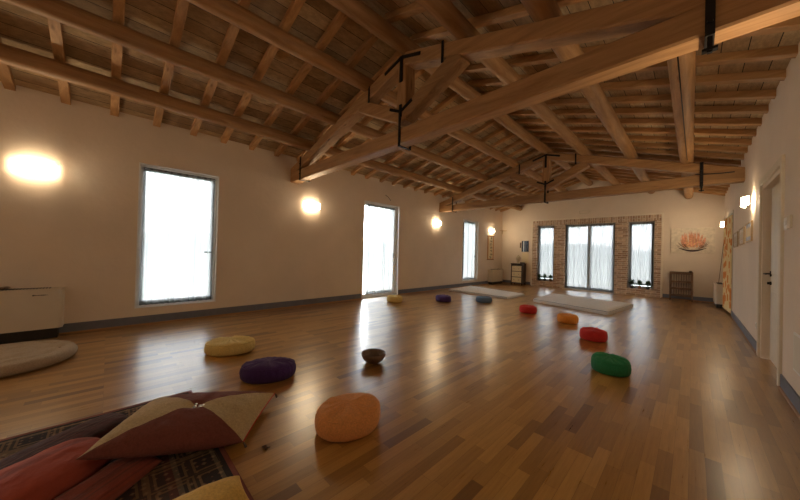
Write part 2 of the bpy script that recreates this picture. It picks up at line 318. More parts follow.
# ------------------------------------------------------------------ mesh helpers
class MB:
    def __init__(s): s.bm = bmesh.new()
    def merge(s, t, mi=0):
        me = bpy.data.meshes.new('t'); 
        for f in t.faces: f.material_index = mi
        t.to_mesh(me); t.free(); s.bm.from_mesh(me); bpy.data.meshes.remove(me); return s
    def box(s, lo, hi, bev=0.0, seg=1, mi=0):
        t = bmesh.new(); bmesh.ops.create_cube(t, size=1)
        for v in t.verts: v.co = Vector([lo[k] + (v.co[k]+0.5)*(hi[k]-lo[k]) for k in range(3)])
        if bev: bmesh.ops.bevel(t, geom=t.edges[:], offset=bev, segments=seg, affect='EDGES', profile=0.5)
        return s.merge(t, mi)
    def beam(s, p0, p1, w, d, bev=0.0, side=Vector((0, 1, 0)), mi=0):
        # w along `side`, d perpendicular
        p0, p1 = Vector(p0), Vector(p1); ax = (p1-p0); L = ax.length; ax.normalize()
        side = Vector(side); side = (side - ax*side.dot(ax)).normalized(); n = ax.cross(side)
        t = bmesh.new(); bmesh.ops.create_cube(t, size=1)
        for v in t.verts: v.co = Vector((v.co.x*L, v.co.y*w, v.co.z*d))
        if bev: bmesh.ops.bevel(t, geom=t.edges[:], offset=bev, segments=1, affect='EDGES')
        mid = (p0+p1)/2
        for v in t.verts: v.co = mid + ax*v.co.x + side*v.co.y + n*v.co.z
        return s.merge(t, mi)
    def prism(s, poly, axis, a0, a1, mi=0):
        # poly: list of 2D points in the plane perpendicular to axis
        t = bmesh.new()
        def mk(p, a):
            if axis == 0: return (a, p[0], p[1])
            if axis == 1: return (p[0], a, p[1])
            return (p[0], p[1], a)
        v0 = [t.verts.new(mk(p, a0)) for p in poly]; v1 = [t.verts.new(mk(p, a1)) for p in poly]
        t.faces.new(v0); t.faces.new(v1[::-1]); n = len(poly)
        for i in range(n): t.faces.new((v0[i], v1[i], v1[(i+1) % n], v0[(i+1) % n]))
        bmesh.ops.recalc_face_normals(t, faces=t.faces[:]); return s.merge(t, mi)
    def tube(s, pts, r, seg=8, mi=0, closed=False, cap=True):
        t = bmesh.new(); pts = [Vector(p) for p in pts]; rs = r if isinstance(r, (list, tuple)) else [r]*len(pts)
        rings = []; up = Vector((0, 0, 1)); n = len(pts)
        for i, p in enumerate(pts):
            a = pts[(i-1) % n] if (closed or i > 0) else pts[i]; b = pts[(i+1) % n] if (closed or i < n-1) else pts[i]
            d = (b-a).normalized(); u = up if abs(d.dot(up)) < 0.95 else Vector((1, 0, 0))
            x = d.cross(u).normalized(); y = d.cross(x)
            rings.append([t.verts.new(p + (x*math.cos(2*PI*k/seg) + y*math.sin(2*PI*k/seg))*rs[i]) for k in range(seg)])
        for i in range(n if closed else n-1):
            A, B = rings[i], rings[(i+1) % n]
            for k in range(seg): t.faces.new((A[k], A[(k+1) % seg], B[(k+1) % seg], B[k]))
        if cap and not closed: t.faces.new(rings[0][::-1]); t.faces.new(rings[-1])
        bmesh.ops.recalc_face_normals(t, faces=t.faces[:]); return s.merge(t, mi)
    def lathe(s, prof, seg=32, center=(0, 0, 0), mi=0, rx=1, ry=1):
        t = bmesh.new(); cx, cy, cz = center; rings = []
        for r, z in prof:
            if r < 1e-6: rings.append([t.verts.new((cx, cy, cz+z))])
            else: rings.append([t.verts.new((cx+r*rx*math.cos(2*PI*k/seg), cy+r*ry*math.sin(2*PI*k/seg), cz+z)) for k in range(seg)])
        for A, B in zip(rings, rings[1:]):
            for k in range(seg):
                a0, a1 = A[k % len(A)], A[(k+1) % len(A)]; b0, b1 = B[k % len(B)], B[(k+1) % len(B)]
                vs = []
                for v in (a0, a1, b1, b0):
                    if v not in vs: vs.append(v)
                if len(vs) >= 3: t.faces.new(vs)
        bmesh.ops.recalc_face_normals(t, faces=t.faces[:]); return s.merge(t, mi)
    def grid(s, nu, nv, fn, mi=0, closed_u=False):
        t = bmesh.new(); V = [[t.verts.new(fn(i/(nu-(0 if closed_u else 1)), j/(nv-1))) for j in range(nv)] for i in range(nu)]
        for i in range(nu if closed_u else nu-1):
            for j in range(nv-1):
                t.faces.new((V[i][j], V[(i+1) % nu][j], V[(i+1) % nu][j+1], V[i][j+1]))
        return s.merge(t, mi)
    def build(s, name, mat, parent=None, loc=(0, 0, 0), rotz=0.0, smooth=False, rot=None):
        me = bpy.data.meshes.new(name); s.bm.to_mesh(me); s.bm.free()
        for m in (mat if isinstance(mat, (list, tuple)) else [mat]): me.materials.append(MATS[m])
        if smooth:
            for p in me.polygons: p.use_smooth = True
        o = bpy.data.objects.new(name, me); C.objects.link(o)
        o.location = loc; o.rotation_euler = rot if rot else (0, 0, rotz)
        if parent: o.parent = parent
        return o
def tag(o, label=None, cat=None, group=None, kind=None):
    if label: o['label'] = label
    if cat: o['category'] = cat
    if group: o['group'] = group
    if kind: o['kind'] = kind
    return o
def thing(name, label, cat, loc=(0, 0, 0), rotz=0.0, group=None):
    o = bpy.data.objects.new(name, None); C.objects.link(o); o.empty_display_size = 0.1
    o.location = loc; o.rotation_euler = (0, 0, rotz); return tag(o, label, cat, group)
def sempty(name, loc=(0, 0, 0)):
    o = bpy.data.objects.new(name, None); C.objects.link(o); o.location = loc; o['kind'] = 'structure'; return o
def struct(o, label=None): o['kind'] = 'structure'; return o
def copy_tree(o, parent=None):
    c = o.copy(); C.objects.link(c)
    if parent: c.parent = parent
    for ch in list(o.children): copy_tree(ch, c)
    return c
def autosmooth(o, ang=40):
    bm = bmesh.new(); bm.from_mesh(o.data)
    for f in bm.faces: f.smooth = True
    for e in bm.edges:
        if len(e.link_faces) == 2 and e.calc_face_angle(0) > math.radians(ang): e.smooth = False
    bm.to_mesh(o.data); bm.free(); return o

# ------------------------------------------------------------------ structure
XM = -2.64
SLL, SLR, ZR = 0.284, 0.305, 3.985                              # underside of the rafters at the ridge, slope
def zr(x): return ZR - (SLL if x < XM else SLR)*abs(x-XM)
RD, RW = 0.075, 0.088                               # rafter depth, width
def zb(x): return zr(x) + RD                        # underside of the boards
struct(MB().box((XL-0.35, YB-0.3, -0.12), (XR+1.6, YE+0.35, 0)).build('floor', 'parquet'))
m = MB()
for sgn, xe in ((-1, XL-0.4), (1, XR+0.4)):
    m.prism([(XM, zb(XM)), (xe, zb(xe)), (xe, zb(xe)+0.05), (XM, zb(XM)+0.05)], 1, YB-0.3, YE+0.4)
struct(m.build('ceiling', 'roof_boards'))
# left wall with three openings
ztop = zb(XL)+0.01
def wall_x(name, x0, x1, y0, y1, openings, zt):
    m = MB(); y = y0
    for a0, a1, z0, z1 in openings:
        m.box((x0, y, 0), (x1, a0, zt)); m.box((x0, a0, z1), (x1, a1, zt))
        if z0 > 0: m.box((x0, a0, 0), (x1, a1, z0))
        y = a1
    m.box((x0, y, 0), (x1, y1, zt)); return struct(m.build(name, 'plaster'))
wall_x('wall_left', XL-0.35, XL, YB, YE, [W_ADDED] + WL, ztop)
DOOR = (4.565, 5.92, 0, 2.237); OPN = (9.56, 10.75, 0, 2.26)
OB = 0.13   # casing width
wall_x('wall_right', XR, XR+0.3, YB, YE, [(DOOR[0]+OB, DOOR[1]-OB, 0, DOOR[3]-OB), OPN], ztop)
m = MB()
gx0, gx1, gz = -4.611, -0.668, 2.65
m.box((XL-0.35, YE, 0), (gx0, YE+0.35, gz)); m.box((gx1, YE, 0), (XR+0.3, YE+0.35, gz))
m.prism([(XL-0.35, gz), (XR+0.3, gz), (XR+0.3, zb(XR+0.3)), (XM, zb(XM)), (XL-0.35, zb(XL-0.35))], 1, YE, YE+0.35)
struct(m.build('wall_end', 'plaster'))
m = MB().prism([(XL-0.35, 2.3), (XR+0.3, 2.3), (XR+0.3, zb(XR+0.3)), (XM, zb(XM)), (XL-0.35, zb(XL-0.35))], 1, YB-0.3, YB)
m.box((XL-0.35, YB-0.3, 0), (XR+0.3, YB, 2.3))
struct(m.build('wall_back', 'plaster'))
# small room behind the curtained opening
m = MB(); m.box((XR+1.5, 9.0, 0), (XR+1.6, 11.6, 2.6)); m.box((XR+0.3, 9.0, 0), (XR+1.5, 9.1, 2.6)); m.box((XR+0.3, 11.5, 0), (XR+1.5, 11.6, 2.6)); m.box((XR+0.3, 9.0, 2.6), (XR+1.6, 11.6, 2.7))
struct(m.build('wall_side_room', 'plaster'))

# baseboards: blue-grey painted band with a wooden strip at the floor
BH = 0.135
def base(side, segs):
    a = MB(); t = MB()
    for s in segs:
        x0, y0, x1, y1, nx, ny = s
        lo = lambda d: (min(x0, x1, x0+nx*d, x1+nx*d), min(y0, y1, y0+ny*d, y1+ny*d))
        hi = lambda d: (max(x0, x1, x0+nx*d, x1+nx*d), max(y0, y1, y0+ny*d, y1+ny*d))
        a.box((*lo(0.012), 0.0), (*hi(0.012), BH)); t.box((*lo(0.026), 0), (*hi(0.026), 0.022), 0.004)
    b = struct(a.build('baseboard_'+side, 'blue_grey_paint')); k = t.build('floor_strip', 'skirting_wood', b)
base('left', [(XL, YB, XL, WL[1][0]-0.03, 1, 0), (XL, WL[1][1]+0.03, XL, YE, 1, 0)])
base('right', [(XR, YB, XR, DOOR[0], -1, 0), (XR, DOOR[1], XR, OPN[0], -1, 0), (XR, OPN[1], XR, YE, -1, 0)])
base('end', [(XL, YE, gx0, YE, 0, -1), (gx1, YE, XR, YE, 0, -1)])
base('back', [(XL, YB, XR, YB, 0, 1)])

# brick surround of the end openings
m = MB(); Y0, Y1 = YE-0.006, YE+0.35; hz = 2.418
xs = [gx0, WE[0][0], WE[0][1], WE[1][0], WE[1][1], WE[2][0], WE[2][1], gx1]
for i in (0, 2, 4, 6): m.box((xs[i], Y0, 0), (xs[i+1], Y1, hz))
for i in (1, 5): m.box((xs[i], Y0, 0), (xs[i+1], Y1, 0.223))
struct(m.build('trim_1', 'brick'))
struct(MB().box((gx0, Y0, hz), (gx1, Y1, 2.60)).build('trim_2', 'brick_soldier'))
m = MB(); m.box((gx0-0.03, YE-0.022, 2.60), (gx1+0.03, YE+0.3, 2.655), 0.004)
m.box((gx0-0.03, YE-0.022, 0), (gx0+0.025, YE+0.01, 2.60), 0.004); m.box((gx1-0.025, YE-0.022, 0), (gx1+0.03, YE+0.01, 2.60), 0.004)
struct(m.build('trim_3', 'pale_trim_paint'))

# ------------------------------------------------------------------ outside
o = MB().box((-200, -200, -0.5), (XL-0.35, 250, -0.32)).build('ground', 'grass_ground'); struct(o)
MBx = MB().box((XL-0.35, YE+0.35, -0.5), (200, 250, -0.32)); struct(MBx.build('ground', 'grass_ground'))
struct(MB().box((XL-3.2, -1, -0.32), (XL-0.36, 14, -0.02)).build('terrace', 'stone_paving'))
struct(MB().box((-6, YE+0.36, -0.32), (1.5, YE+3.0, -0.02)).build('terrace', 'stone_paving'))
def hill(u, v):
    a = PI*(-0.1+1.2*u)+PI*0.0; r = 90+25*v
    ang = PI*0.35 + u*PI*0.95
    h = (5.5 + 3.5*noise.noise((u*9, 0, 0)))*math.sin(PI*v)**0.7
    return (r*math.cos(ang), r*math.sin(ang), -0.5+h)
struct(MB().grid(80, 9, hill).build('hills', 'hill_green', smooth=True))

# ------------------------------------------------------------------ windows and doors
def window_unit(name, n, axis, a0, a1, z0, z1, rec, door=False, leaves=1, mat='frame_paint', handle=None):
    """frame inside an opening; built in a local frame: u along the wall, v towards outside, z up"""
    root = sempty('%s_%d' % (name, n))
    def P(u, v, z):
        return (XL-v, u, z) if axis == 'L' else ((u, YE+v, z) if axis == 'E' else (u, YB-v, z))
    def bx(m, u0, u1, v0, v1, zz0, zz1, bev=0.003):
        p, q = P(u0, v0, zz0), P(u1, v1, zz1)
        m.box([min(p[k], q[k]) for k in range(3)], [max(p[k], q[k]) for k in range(3)], bev)
    # outer frame
    f = MB(); t = 0.03
    bx(f, a0, a0+t, rec-0.03, rec+0.06, z0, z1); bx(f, a1-t, a1, rec-0.03, rec+0.06, z0, z1)
    bx(f, a0+t, a1-t, rec-0.03, rec+0.06, z1-t, z1); bx(f, a0+t, a1-t, rec-0.03, rec+0.06, z0, z0+t*0.8)
    f.build('outer_frame', mat, root)
    w = (a1-a0-2*t)/leaves
    for k in range(leaves):
        u0 = a0+t+k*w; u1 = u0+w; s = MB(); sw = 0.06
        bx(s, u0+.002, u0+sw, rec, rec+0.05, z0+0.026, z1-t-.002); bx(s, u1-sw, u1-.002, rec, rec+0.05, z0+0.026, z1-t-.002)
        bx(s, u0+sw, u1-sw, rec, rec+0.05, z1-t-sw, z1-t-.002); bx(s, u0+sw, u1-sw, rec, rec+0.05, z0+0.026, z0+0.026+sw)
        so = s.build('sash', mat, root)
        g = MB(); bx(g, u0+sw, u1-sw, rec+0.02, rec+0.026, z0+0.026+sw, z1-t-sw, 0); g.build('pane', 'window_glass', so)
        if handle and handle[0] == k:
            h = MB(); hu = handle[1]; hz_ = 1.12
            bx(h, hu-0.014, hu+0.014, rec-0.012, rec, hz_-0.07, hz_+0.05); bx(h, hu-0.11 if handle[2] < 0 else hu, hu if handle[2] < 0 else hu+0.11, rec-0.045, rec-0.03, hz_-0.01, hz_+0.01); bx(h, hu-0.008, hu+0.008, rec-0.04, rec, hz_-0.008, hz_+0.008)
            h.build('window_handle', 'black_plastic', so)
    if axis == 'L' and z0 > 0:
        s = MB(); bx(s, a0+.001, a1-.001, 0.002, rec-0.03, z0, z0+0.012); s.build('window_sill', mat, root)
    return root
window_unit('window', 1, 'L', *WL[0], 0.10, handle=(0, WL[0][1]-0.075, -1))
window_unit('door', 1, 'L', *WL[1], 0.12, handle=(0, WL[1][1]-0.09, -1))
window_unit('window', 2, 'L', *WL[2], 0.10, handle=(0, WL[2][1]-0.075, -1))
window_unit('window', 3, 'E', *WE[0], 0.20, mat='alu_frame')
window_unit('door', 2, 'E', *WE[1], 0.16, leaves=2, mat='alu_frame')
window_unit('window', 4, 'E', *WE[2], 0.20, mat='alu_frame')
window_unit('window', 5, 'L', *W_ADDED, 0.10)  # added out of view, lets in extra daylight from behind
# white reveals round the openings of the left wall
def casing(n, a0, a1, z0, z1):
    m = MB(); e = 0.022
    m.box((XL-0.07, a0, z0), (XL+0.006, a0+0.012, z1)); m.box((XL-0.07, a1-0.012, z0), (XL+0.006, a1, z1)); m.box((XL-0.07, a0+.012, z1-0.012), (XL+0.006, a1-.012, z1))
    struct(m.build('trim_%d' % n, 'frame_paint'))
for k, wv in enumerate(WL): casing(4+k, *wv)

# right wall door
dr = sempty('door_3')
m = MB(); d0, d1, dz = DOOR[0], DOOR[1], DOOR[3]
m.box((XR-0.022, d0, 0), (XR+0.09, d0+OB*0.62, dz), 0.005); m.box((XR-0.022, d1-OB*0.62, 0), (XR+0.09, d1, dz), 0.005)
m.box((XR-0.022, d0+OB*0.62, dz-OB*0.62), (XR+0.09, d1-OB*0.62, dz), 0.005)
m.build('door_casing', 'casing_paint', dr)
m = MB(); e = OB*0.62
m.box((XR+0.068, d0+e+.002, 0.008), (XR+0.11, d1-e-.002, dz-e-.002), 0.003)
lf = m.build('door_leaf', 'door_paint', dr)
m = MB()
for zz0, zz1 in ((0.18, 0.85), (1.05, 2.0)):
    m.box((XR+0.060, d0+e+0.14, zz0), (XR+0.069, d1-e-0.14, zz1), 0.004)
m.build('raised_panel', 'door_paint', lf)
m = MB(); hy = d1-e-0.10
m.box((XR+0.055, hy-0.02, 1.02), (XR+0.068, hy+0.02, 1.09), 0.006); m.tube([(XR+0.06, hy, 1.055), (XR+0.012, hy, 1.055)], 0.009); m.tube([(XR+0.012, hy+.005, 1.055), (XR+0.012, hy-0.125, 1.055)], 0.009)
m.build('door_handle', 'iron', lf)
m = MB(); m.lathe([(0, 0), (0.022, 0), (0.022, 0.012), (0, 0.012)], 14); k = m.build('keyhole', 'iron', lf, (XR+0.068, hy, 0.94), rot=(0, -PI/2, 0))
m = MB(); m.box((XR+0.035, hy-0.006, 0.925), (XR+0.06, hy+0.006, 0.955)); m.build('key', 'iron', lf)
# wooden lining of the curtained opening
m = MB(); m.box((XR-0.012, OPN[0]-0.05, 0), (XR+0.02, OPN[0]+.0, OPN[3]+.05), 0.004); m.box((XR-0.012, OPN[1], 0), (XR+0.02, OPN[1]+0.05, OPN[3]+.05), 0.004); m.box((XR-0.012, OPN[0], OPN[3]), (XR+0.02, OPN[1], OPN[3]+.05), 0.004)
struct(m.build('trim_7', 'casing_paint'))

# ------------------------------------------------------------------ roof timbers
YT = [2.72, 7.75]
def truss(yc, label, tilt, zc, dx):
    root = thing('roof_truss', label, 'roof truss', (XM+dx, yc, zc), 0, 'king post trusses')
    HL, HR = XM-XL, XR-XM; W = 0.18
    # local: x from the middle, z from the chord's underside
    m = MB(); m.beam((-HL-0.03-dx, 0, 0.10), (HR+0.03-dx, 0, 0.10+tilt), W, 0.20, 0.014); m.build('bottom_chord', 'wood_x', root)
    za = 3.79-zc-0.085      # centreline of the top chords at the apex
    for sg in (-1, 1):
        m = MB(); H = HL if sg < 0 else HR; x1 = sg*(H+0.05)
        m.beam((sg*0.02, 0, za), (x1, 0, za-(SLL if sg < 0 else SLR)*H-0.01), W*0.98, 0.17, 0.014); m.build('top_chord', 'wood_x', root)
    m = MB(); m.box((-0.085, -0.085, 0.305), (0.085, 0.085, 1.08), 0.01); m.build('king_post', 'wood_z', root)
    for sg in (-1, 1):
        m = MB(); m.beam((sg*0.05, 0, 0.395), (sg*0.88, 0, 0.80), 0.175, 0.17, 0.01); m.build('strut', 'wood_x', root)
    F = -0.085-0.012; t = 0.010
    # gusset at the apex
    m = MB()
    for sg in (-1, 1): m.beam((0, F, za+0.02), (sg*0.32, F, za+0.02-0.32*0.29), t, 0.04)
    m.box((-0.025, F-t/2, za-0.30), (0.025, F+t/2, za+0.03)); m.build('apex_plate', 'iron', root)
    m = MB()
    for sg in (-1, 1): m.beam((0, F+.001, 0.43), (sg*0.20, F+.001, 0.43+0.20*0.44), t, 0.035)
    m.box((-0.022, F-t/2, 0.36), (0.022, F+t/2, 0.52)); m.build('strut_plate', 'iron', root)
    def stirrup(x, z0, z1, wd=0.045, name='stirrup'):
        m = MB(); hf = W/2+0.008
        m.box((x-wd/2, -hf-t, z0), (x+wd/2, -hf, z1)); m.box((x-wd/2, hf, z0), (x+wd/2, hf+t, z1)); m.box((x-wd/2, -hf-t, z0-t), (x+wd/2, hf+t, z0))
        return m, hf
    m, hf = stirrup(0, -0.012, 0.44, 0.035); m.build('king_stirrup', 'iron', root)
    for sg in (-1, 1):
        x = sg*0.66; zt = za-0.29*abs(x)
        m = MB(); m.box((x-0.015, F-t/2, zt-0.15), (x+0.015, F+t/2, zt+0.10)); m.build('strut_strap', 'iron', root)
        x = (2.75 if dx < 0 else 2.71) if sg > 0 else -2.76
        m, hf = stirrup(x, -0.014+(tilt*0.9 if sg > 0 else 0), 0.44, 0.045 if sg > 0 else 0.03)
        if sg > 0: m.box((x-0.012, -hf-0.02, -0.10), (x+0.012, -hf+0.004, 0.0)); m.box((x-0.035, -hf-0.03, -0.09), (x+0.035, -hf+0.01, -0.075))
        for q in (0.10, 0.30): m.lathe([(0, -0.012), (0.016, -0.012), (0.016, 0.0), (0, 0.004)], 8, (x, -hf-t-0.001, q))
        m.build('heel_strap', 'iron', root)
    return root
truss(YT[0], 'nearer timber roof truss with black iron straps crossing overhead', 0.04, 2.59, -0.05)
truss(YT[1], 'farther timber roof truss, in front of the brick framed windows', 0.02, 2.555, 0.03)
m = MB(); m.tube([(0.02, YT[1]-0.11, 2.78), (0.15, YT[1]-0.105, 2.765), (0.35, YT[1]-0.105, 2.75), (0.5, YT[1]-0.10, 2.75)], 0.008)
tag(m.build('cable', 'iron'), 'short black cable fixed along the right end of the farther truss', 'cable')

PX = [-5.12, -4.28, -3.42, XM, -1.79, -0.94, -0.10]
PL = ['lowest round purlin on the left roof slope, just above the wall lamps', 'middle round purlin on the left roof slope', 'round purlin on the left roof slope next below the ridge beam',
      'ridge beam along the top of the timber ceiling', 'round purlin on the right roof slope next below the ridge beam', 'middle round purlin on the right roof slope', 'lowest round purlin on the right roof slope, with a long drying crack']
for i, x in enumerate(PX):
    R = 0.098; n = 40; pts = []; rs = []
    zc = zr(x)-R*1.04-0.006 - (0.02 if i == 3 else 0)
    for k in range(n):
        y = (YB-0.1)+(YE+0.2-YB)*k/(n-1)
        pts.append((0.012*noise.noise((y*0.5, i*7.1, 0)), y, 0.008*noise.noise((y*0.5, i*3.3, 5)))); rs.append(R*(1+0.05*noise.noise((y*0.6, i*5.5, 9))))
    m = MB(); m.tube(pts, rs, 14)
    if i == 6: m.beam((-0.02, 2.6, -R*0.985), (0.012, 7.4, -R*1.0), 0.010, 0.006, 0, (1, 0, 0), mi=1)
    o = m.build('purlin' if i != 3 else 'ridge_beam', ['wood_y', 'iron'] if i == 6 else 'wood_y', None, (x, 0, zc), smooth=True)
    tag(o, PL[i], 'roof beam', 'round roof purlins')
rp = None
for side, sg in (('left', -1), ('right', 1)):
    xe = XL-0.1 if sg < 0 else XR+0.1
    m = MB(); L = abs(xe-XM)
    SL = SLL if sg < 0 else SLR; m.beam((0, 0, RD/2), (sg*L, 0, RD/2-SL*L), RW, RD*0.995, 0.004)
    src = m.build('rafter', 'rafter_wood')
    y = -0.434-0.46*10; first = True
    while y < YE-0.05:
        o = src if first else src.copy()
        if not first: C.objects.link(o)
        first = False
        o.location = (XM, y+random.uniform(-0.012, 0.012), ZR-0.0015)
        bay = 'before the nearer truss' if y < YT[0] else ('between the two trusses' if y < YT[1] else 'beyond the farther truss')
        tag(o, 'square sawn rafter of the %s roof slope %s' % (side, bay), 'rafter', 'rafters of the %s roof slope %s' % (side, bay))
        y += 0.46

# ------------------------------------------------------------------ sheer curtains
def sheer_curtain(label, axis, a0, a1, ztop_, zbot, v, folds, amp, taper=0.0, seed=0, group=None):
    root = thing('sheer_curtain', label, 'curtain', ((XL-v, (a0+a1)/2, zbot) if axis == 'L' else ((a0+a1)/2, YE+v, zbot)), 0, group)
    W = a1-a0; H = ztop_-zbot
    def P(u, off, z): return (off, u, z) if axis == 'L' else (u, -off, z)
    def fn(u, t):
        ph = 2*PI*folds*(u + 0.035*noise.noise((u*5, seed, t*0.7)))
        a = amp*(0.45+0.55*(1-t))*(0.7+0.6*noise.noise((u*7, seed+3, 0)))
        w_ = 1 - taper*math.sin(PI*min(1, (1-t)*1.0))*0.5
        uu = (u-0.5)*W*w_ + 0.006*math.sin(ph*1.3+seed)
        return uu, a*math.sin(ph)
    m = MB(); m.grid(int(folds*10)+1, 16, lambda u, t: P(*fn(u, t), t*H)); m.build('voile', 'sheer_voile' if axis == 'L' else 'sheer_end', root, smooth=True)
    m = MB(); m.grid(int(folds*10)+1, 3, lambda u, t: P(fn(u, t*0.04)[0], fn(u, t*0.04)[1]+0.002, 0.0+t*0.07)); m.build('hem', 'sheer_hem', root, smooth=True)
    m = MB(); m.grid(int(folds*10)+1, 3, lambda u, t: P(fn(u, .98)[0], fn(u, .98)[1]+0.002, H-0.05+t*0.05)); m.build('gathered_heading', 'sheer_hem', root, smooth=True)
    m = MB(); m.tube([P(-W/2-0.02, 0, H-0.02), P(W/2+0.02, 0, H-0.02)], 0.007); m.build('curtain_rod', 'steel', root)
    return root
g = 'sheer white curtains'
a = WL[0]; sheer_curtain('white sheer curtain in the nearest window of the left wall', 'L', a[0]+0.05, a[1]-0.055, a[3]-0.05, a[2]+0.035, 0.055, 11, 0.022, seed=1, group=g)
a = WL[1]; sheer_curtain('white sheer curtain in the floor-length opening of the left wall', 'L', a[0]+0.15, a[1]-0.15, a[3]-0.06, 0.09, 0.055, 12, 0.022, seed=2, group=g)
a = WL[2]; sheer_curtain('white sheer curtain in the farthest window of the left wall', 'L', a[0]+0.16, a[1]-0.16, a[3]-0.05, a[2]+0.05, 0.050, 9, 0.022, seed=3, group=g)
a = WE[0]; sheer_curtain('narrow white sheer curtain in the end window left of the glazed doors', 'E', a[0]+0.03, a[1]-0.03, a[3]-0.03, a[2]+0.10, 0.165, 7, 0.026, 0.14, seed=4, group=g)
a = WE[1]; mid = (a[0]+a[1])/2
sheer_curtain('white sheer curtain on the left leaf of the glazed doors', 'E', a[0]+0.02, mid-0.04, a[3]-0.03, 0.045, 0.10, 9, 0.026, seed=5, group=g)
sheer_curtain('white sheer curtain on the right leaf of the glazed doors', 'E', mid+0.04, a[1]-0.02, a[3]-0.03, 0.045, 0.10, 9, 0.026, seed=6, group=g)
a = WE[2]; sheer_curtain('narrow white sheer curtain in the end window right of the glazed doors', 'E', a[0]+0.03, a[1]-0.03, a[3]-0.03, a[2]+0.10, 0.165, 7, 0.026, 0.14, seed=7, group=g)
# patterned drape in the doorway
m = MB(); c0, c1 = OPN[0]+0.012, OPN[1]-0.012
m.grid(60, 14, lambda u, t: (0.010*math.sin(2*PI*7*u+noise.noise((u*4, t, 0)))-0.055*u-0.015, (u-0.5)*(c1-c0), t*2.16))
dp = m.build('voile', 'patterned_drape', smooth=True)
root = thing('door_drape', 'cream and orange patterned drape hanging in the open doorway of the right wall', 'curtain', (XR-0.002, (c0+c1)/2, 0.06)); dp.parent = root; dp.name = 'drape_cloth'
m = MB(); m.tube([(-0.015, -(c1-c0)/2-0.01, 2.16), (-0.07, (c1-c0)/2+0.01, 2.16)], 0.009); m.build('curtain_rod', 'steel', root)

# ------------------------------------------------------------------ wall lamps
def make_lamp(label):
    root = thing('wall_lamp', label, 'wall lamp', (0, 0, 0), 0, 'opal glass wall lamps')
    # local: +x away from the wall, y along it, z up (0 at the lamp's middle)
    m = MB(); m.box((0, -0.06, -0.045), (0.012, 0.06, 0.045), 0.004); m.build('back_plate', 'switch_plastic', root)
    m = MB(); R = 0.30; hw = 0.185; hh = 0.062
    def fn(u, t):
        a = (u-0.5)*2*math.asin(hw/R); return (0.055+R*math.cos(a)-R*math.cos(math.asin(hw/R)), R*math.sin(a), (t-0.5)*2*hh)
    m.grid(17, 3, fn); g = m.build('glass_shade', 'lit_opal_glass', root, smooth=True)
    for sg in (-1, 1):
        m = MB(); m.tube([(0.0, sg*0.150, 0), (0.092, sg*0.150, 0)], 0.004, 6); m.build('arm', 'steel', root)
        m = MB(); m.lathe([(0, 0), (0.012, 0), (0.012, 0.008), (0, 0.014)], 10); m.build('knob', 'terracotta', root, (0.090, sg*0.155, 0), rot=(0, PI/2, 0))
    return root
LP = [(XL, -0.683, 2.15, 0, 'glowing opal wall lamp left of the nearest window, above the fan coil unit'),
      (XL, 3.107, 2.165, 0, 'glowing opal wall lamp between the two nearer openings of the left wall'),
      (XL, 7.508, 2.18, 0, 'glowing opal wall lamp between the floor-length opening and the farthest left window'),
      (XL, 11.176, 2.18, 0, 'glowing opal wall lamp above the hanging scroll in the far left corner'),
      (XR, 6.62, 2.07, PI, 'glowing opal wall lamp on the right wall above the small framed prints'),
      (XR, 11.05, 2.12, PI, 'glowing opal wall lamp at the far end of the right wall beside the patterned drape'),
      (-4.6, YB, 2.17, PI/2, 'added unseen wall lamp on the back wall towards the left corner'), (-0.8, YB, 2.17, PI/2, 'added unseen wall lamp on the back wall towards the right corner'),  # back wall pair added out of view to brighten the ceiling
      (XL, -4.3, 2.15, 0, 'added unseen wall lamp on the left wall near the back of the room'),  # also added out of view, raises the room's light level
      (XR, 2.95, 2.17, PI, 'glowing opal wall lamp on the right wall nearer than the white door')]
base_l = make_lamp('x')
for i, (x, y, z, rz, lb) in enumerate(LP):
    o = base_l if i == 0 else copy_tree(base_l)
    o.location = (x, y, z); o.rotation_euler = (0, 0, rz); o['label'] = lb

# ------------------------------------------------------------------ fan coil units
def fan_coil(label, x, y0, y1, sg, z0, z1, logo):
    root = thing('fan_coil_unit', label, 'fan coil', (x, (y0+y1)/2, z0), 0, 'white fan coil units'); L = (y1-y0)/2; H = z1-z0; D = 0.20
    pts = []
    r = 0.045
    for cy, a0 in ((-L+r, PI*1.5), (L-r, 0)):
        for k in range(7):
            a = a0 + (PI/2)*k/6; pts.append((sg*(D-r+r*math.cos(a)), cy+r*math.sin(a)))
    pts = [(0, -L)] + pts + [(0, L)]
    m = MB(); m.prism(pts, 2, 0.0, H); autosmooth(m.build('housing', 'coil_metal', root))
    g = MB(); n = int(L*2/0.03)
    for k in range(n):
        yy = -L+0.1+k*(2*L-0.2)/n
        g.box((min(sg*0.05, sg*0.15), yy, H), (max(sg*0.05, sg*0.15), yy+0.012, H+0.008))
    g.build('top_grille', 'black_plastic', root)
    if logo:
        g = MB(); xx = sg*(D+0.0015); yy = L-0.25
        for k, (w_, h_) in enumerate([(.018, .016), (.010, .010), (.006, .008), (.012, .010), (.006, .009), (.014, .012), (.012, .013), (.010, .009), (.012, .005)]):
            g.box((min(sg*D, xx), yy, H-0.075-h_/2), (max(sg*D, xx), yy+w_, H-0.075+h_/2)); yy += w_+0.003
        g.build('maker_lettering', 'black_plastic', root)
    m = MB(); m.box((min(0, sg*(D-0.03)), -L+0.04, -z0), (max(0, sg*(D-0.03)), L-0.04, 0.0)); m.build('plinth', 'black_plastic', root)
    return root
fan_coil('white fan coil unit below the lamp at the left edge', XL, -1.75, -0.395, 1, 0.13, 0.63, True)
fan_coil('white fan coil unit in the far left corner below the hanging scroll', XL, 10.98, 11.95, 1, 0.10, 0.60, False)
fan_coil('white fan coil unit in the far right corner behind the patterned drape', XR, 10.95, 11.9, -1, 0.10, 0.60, False)
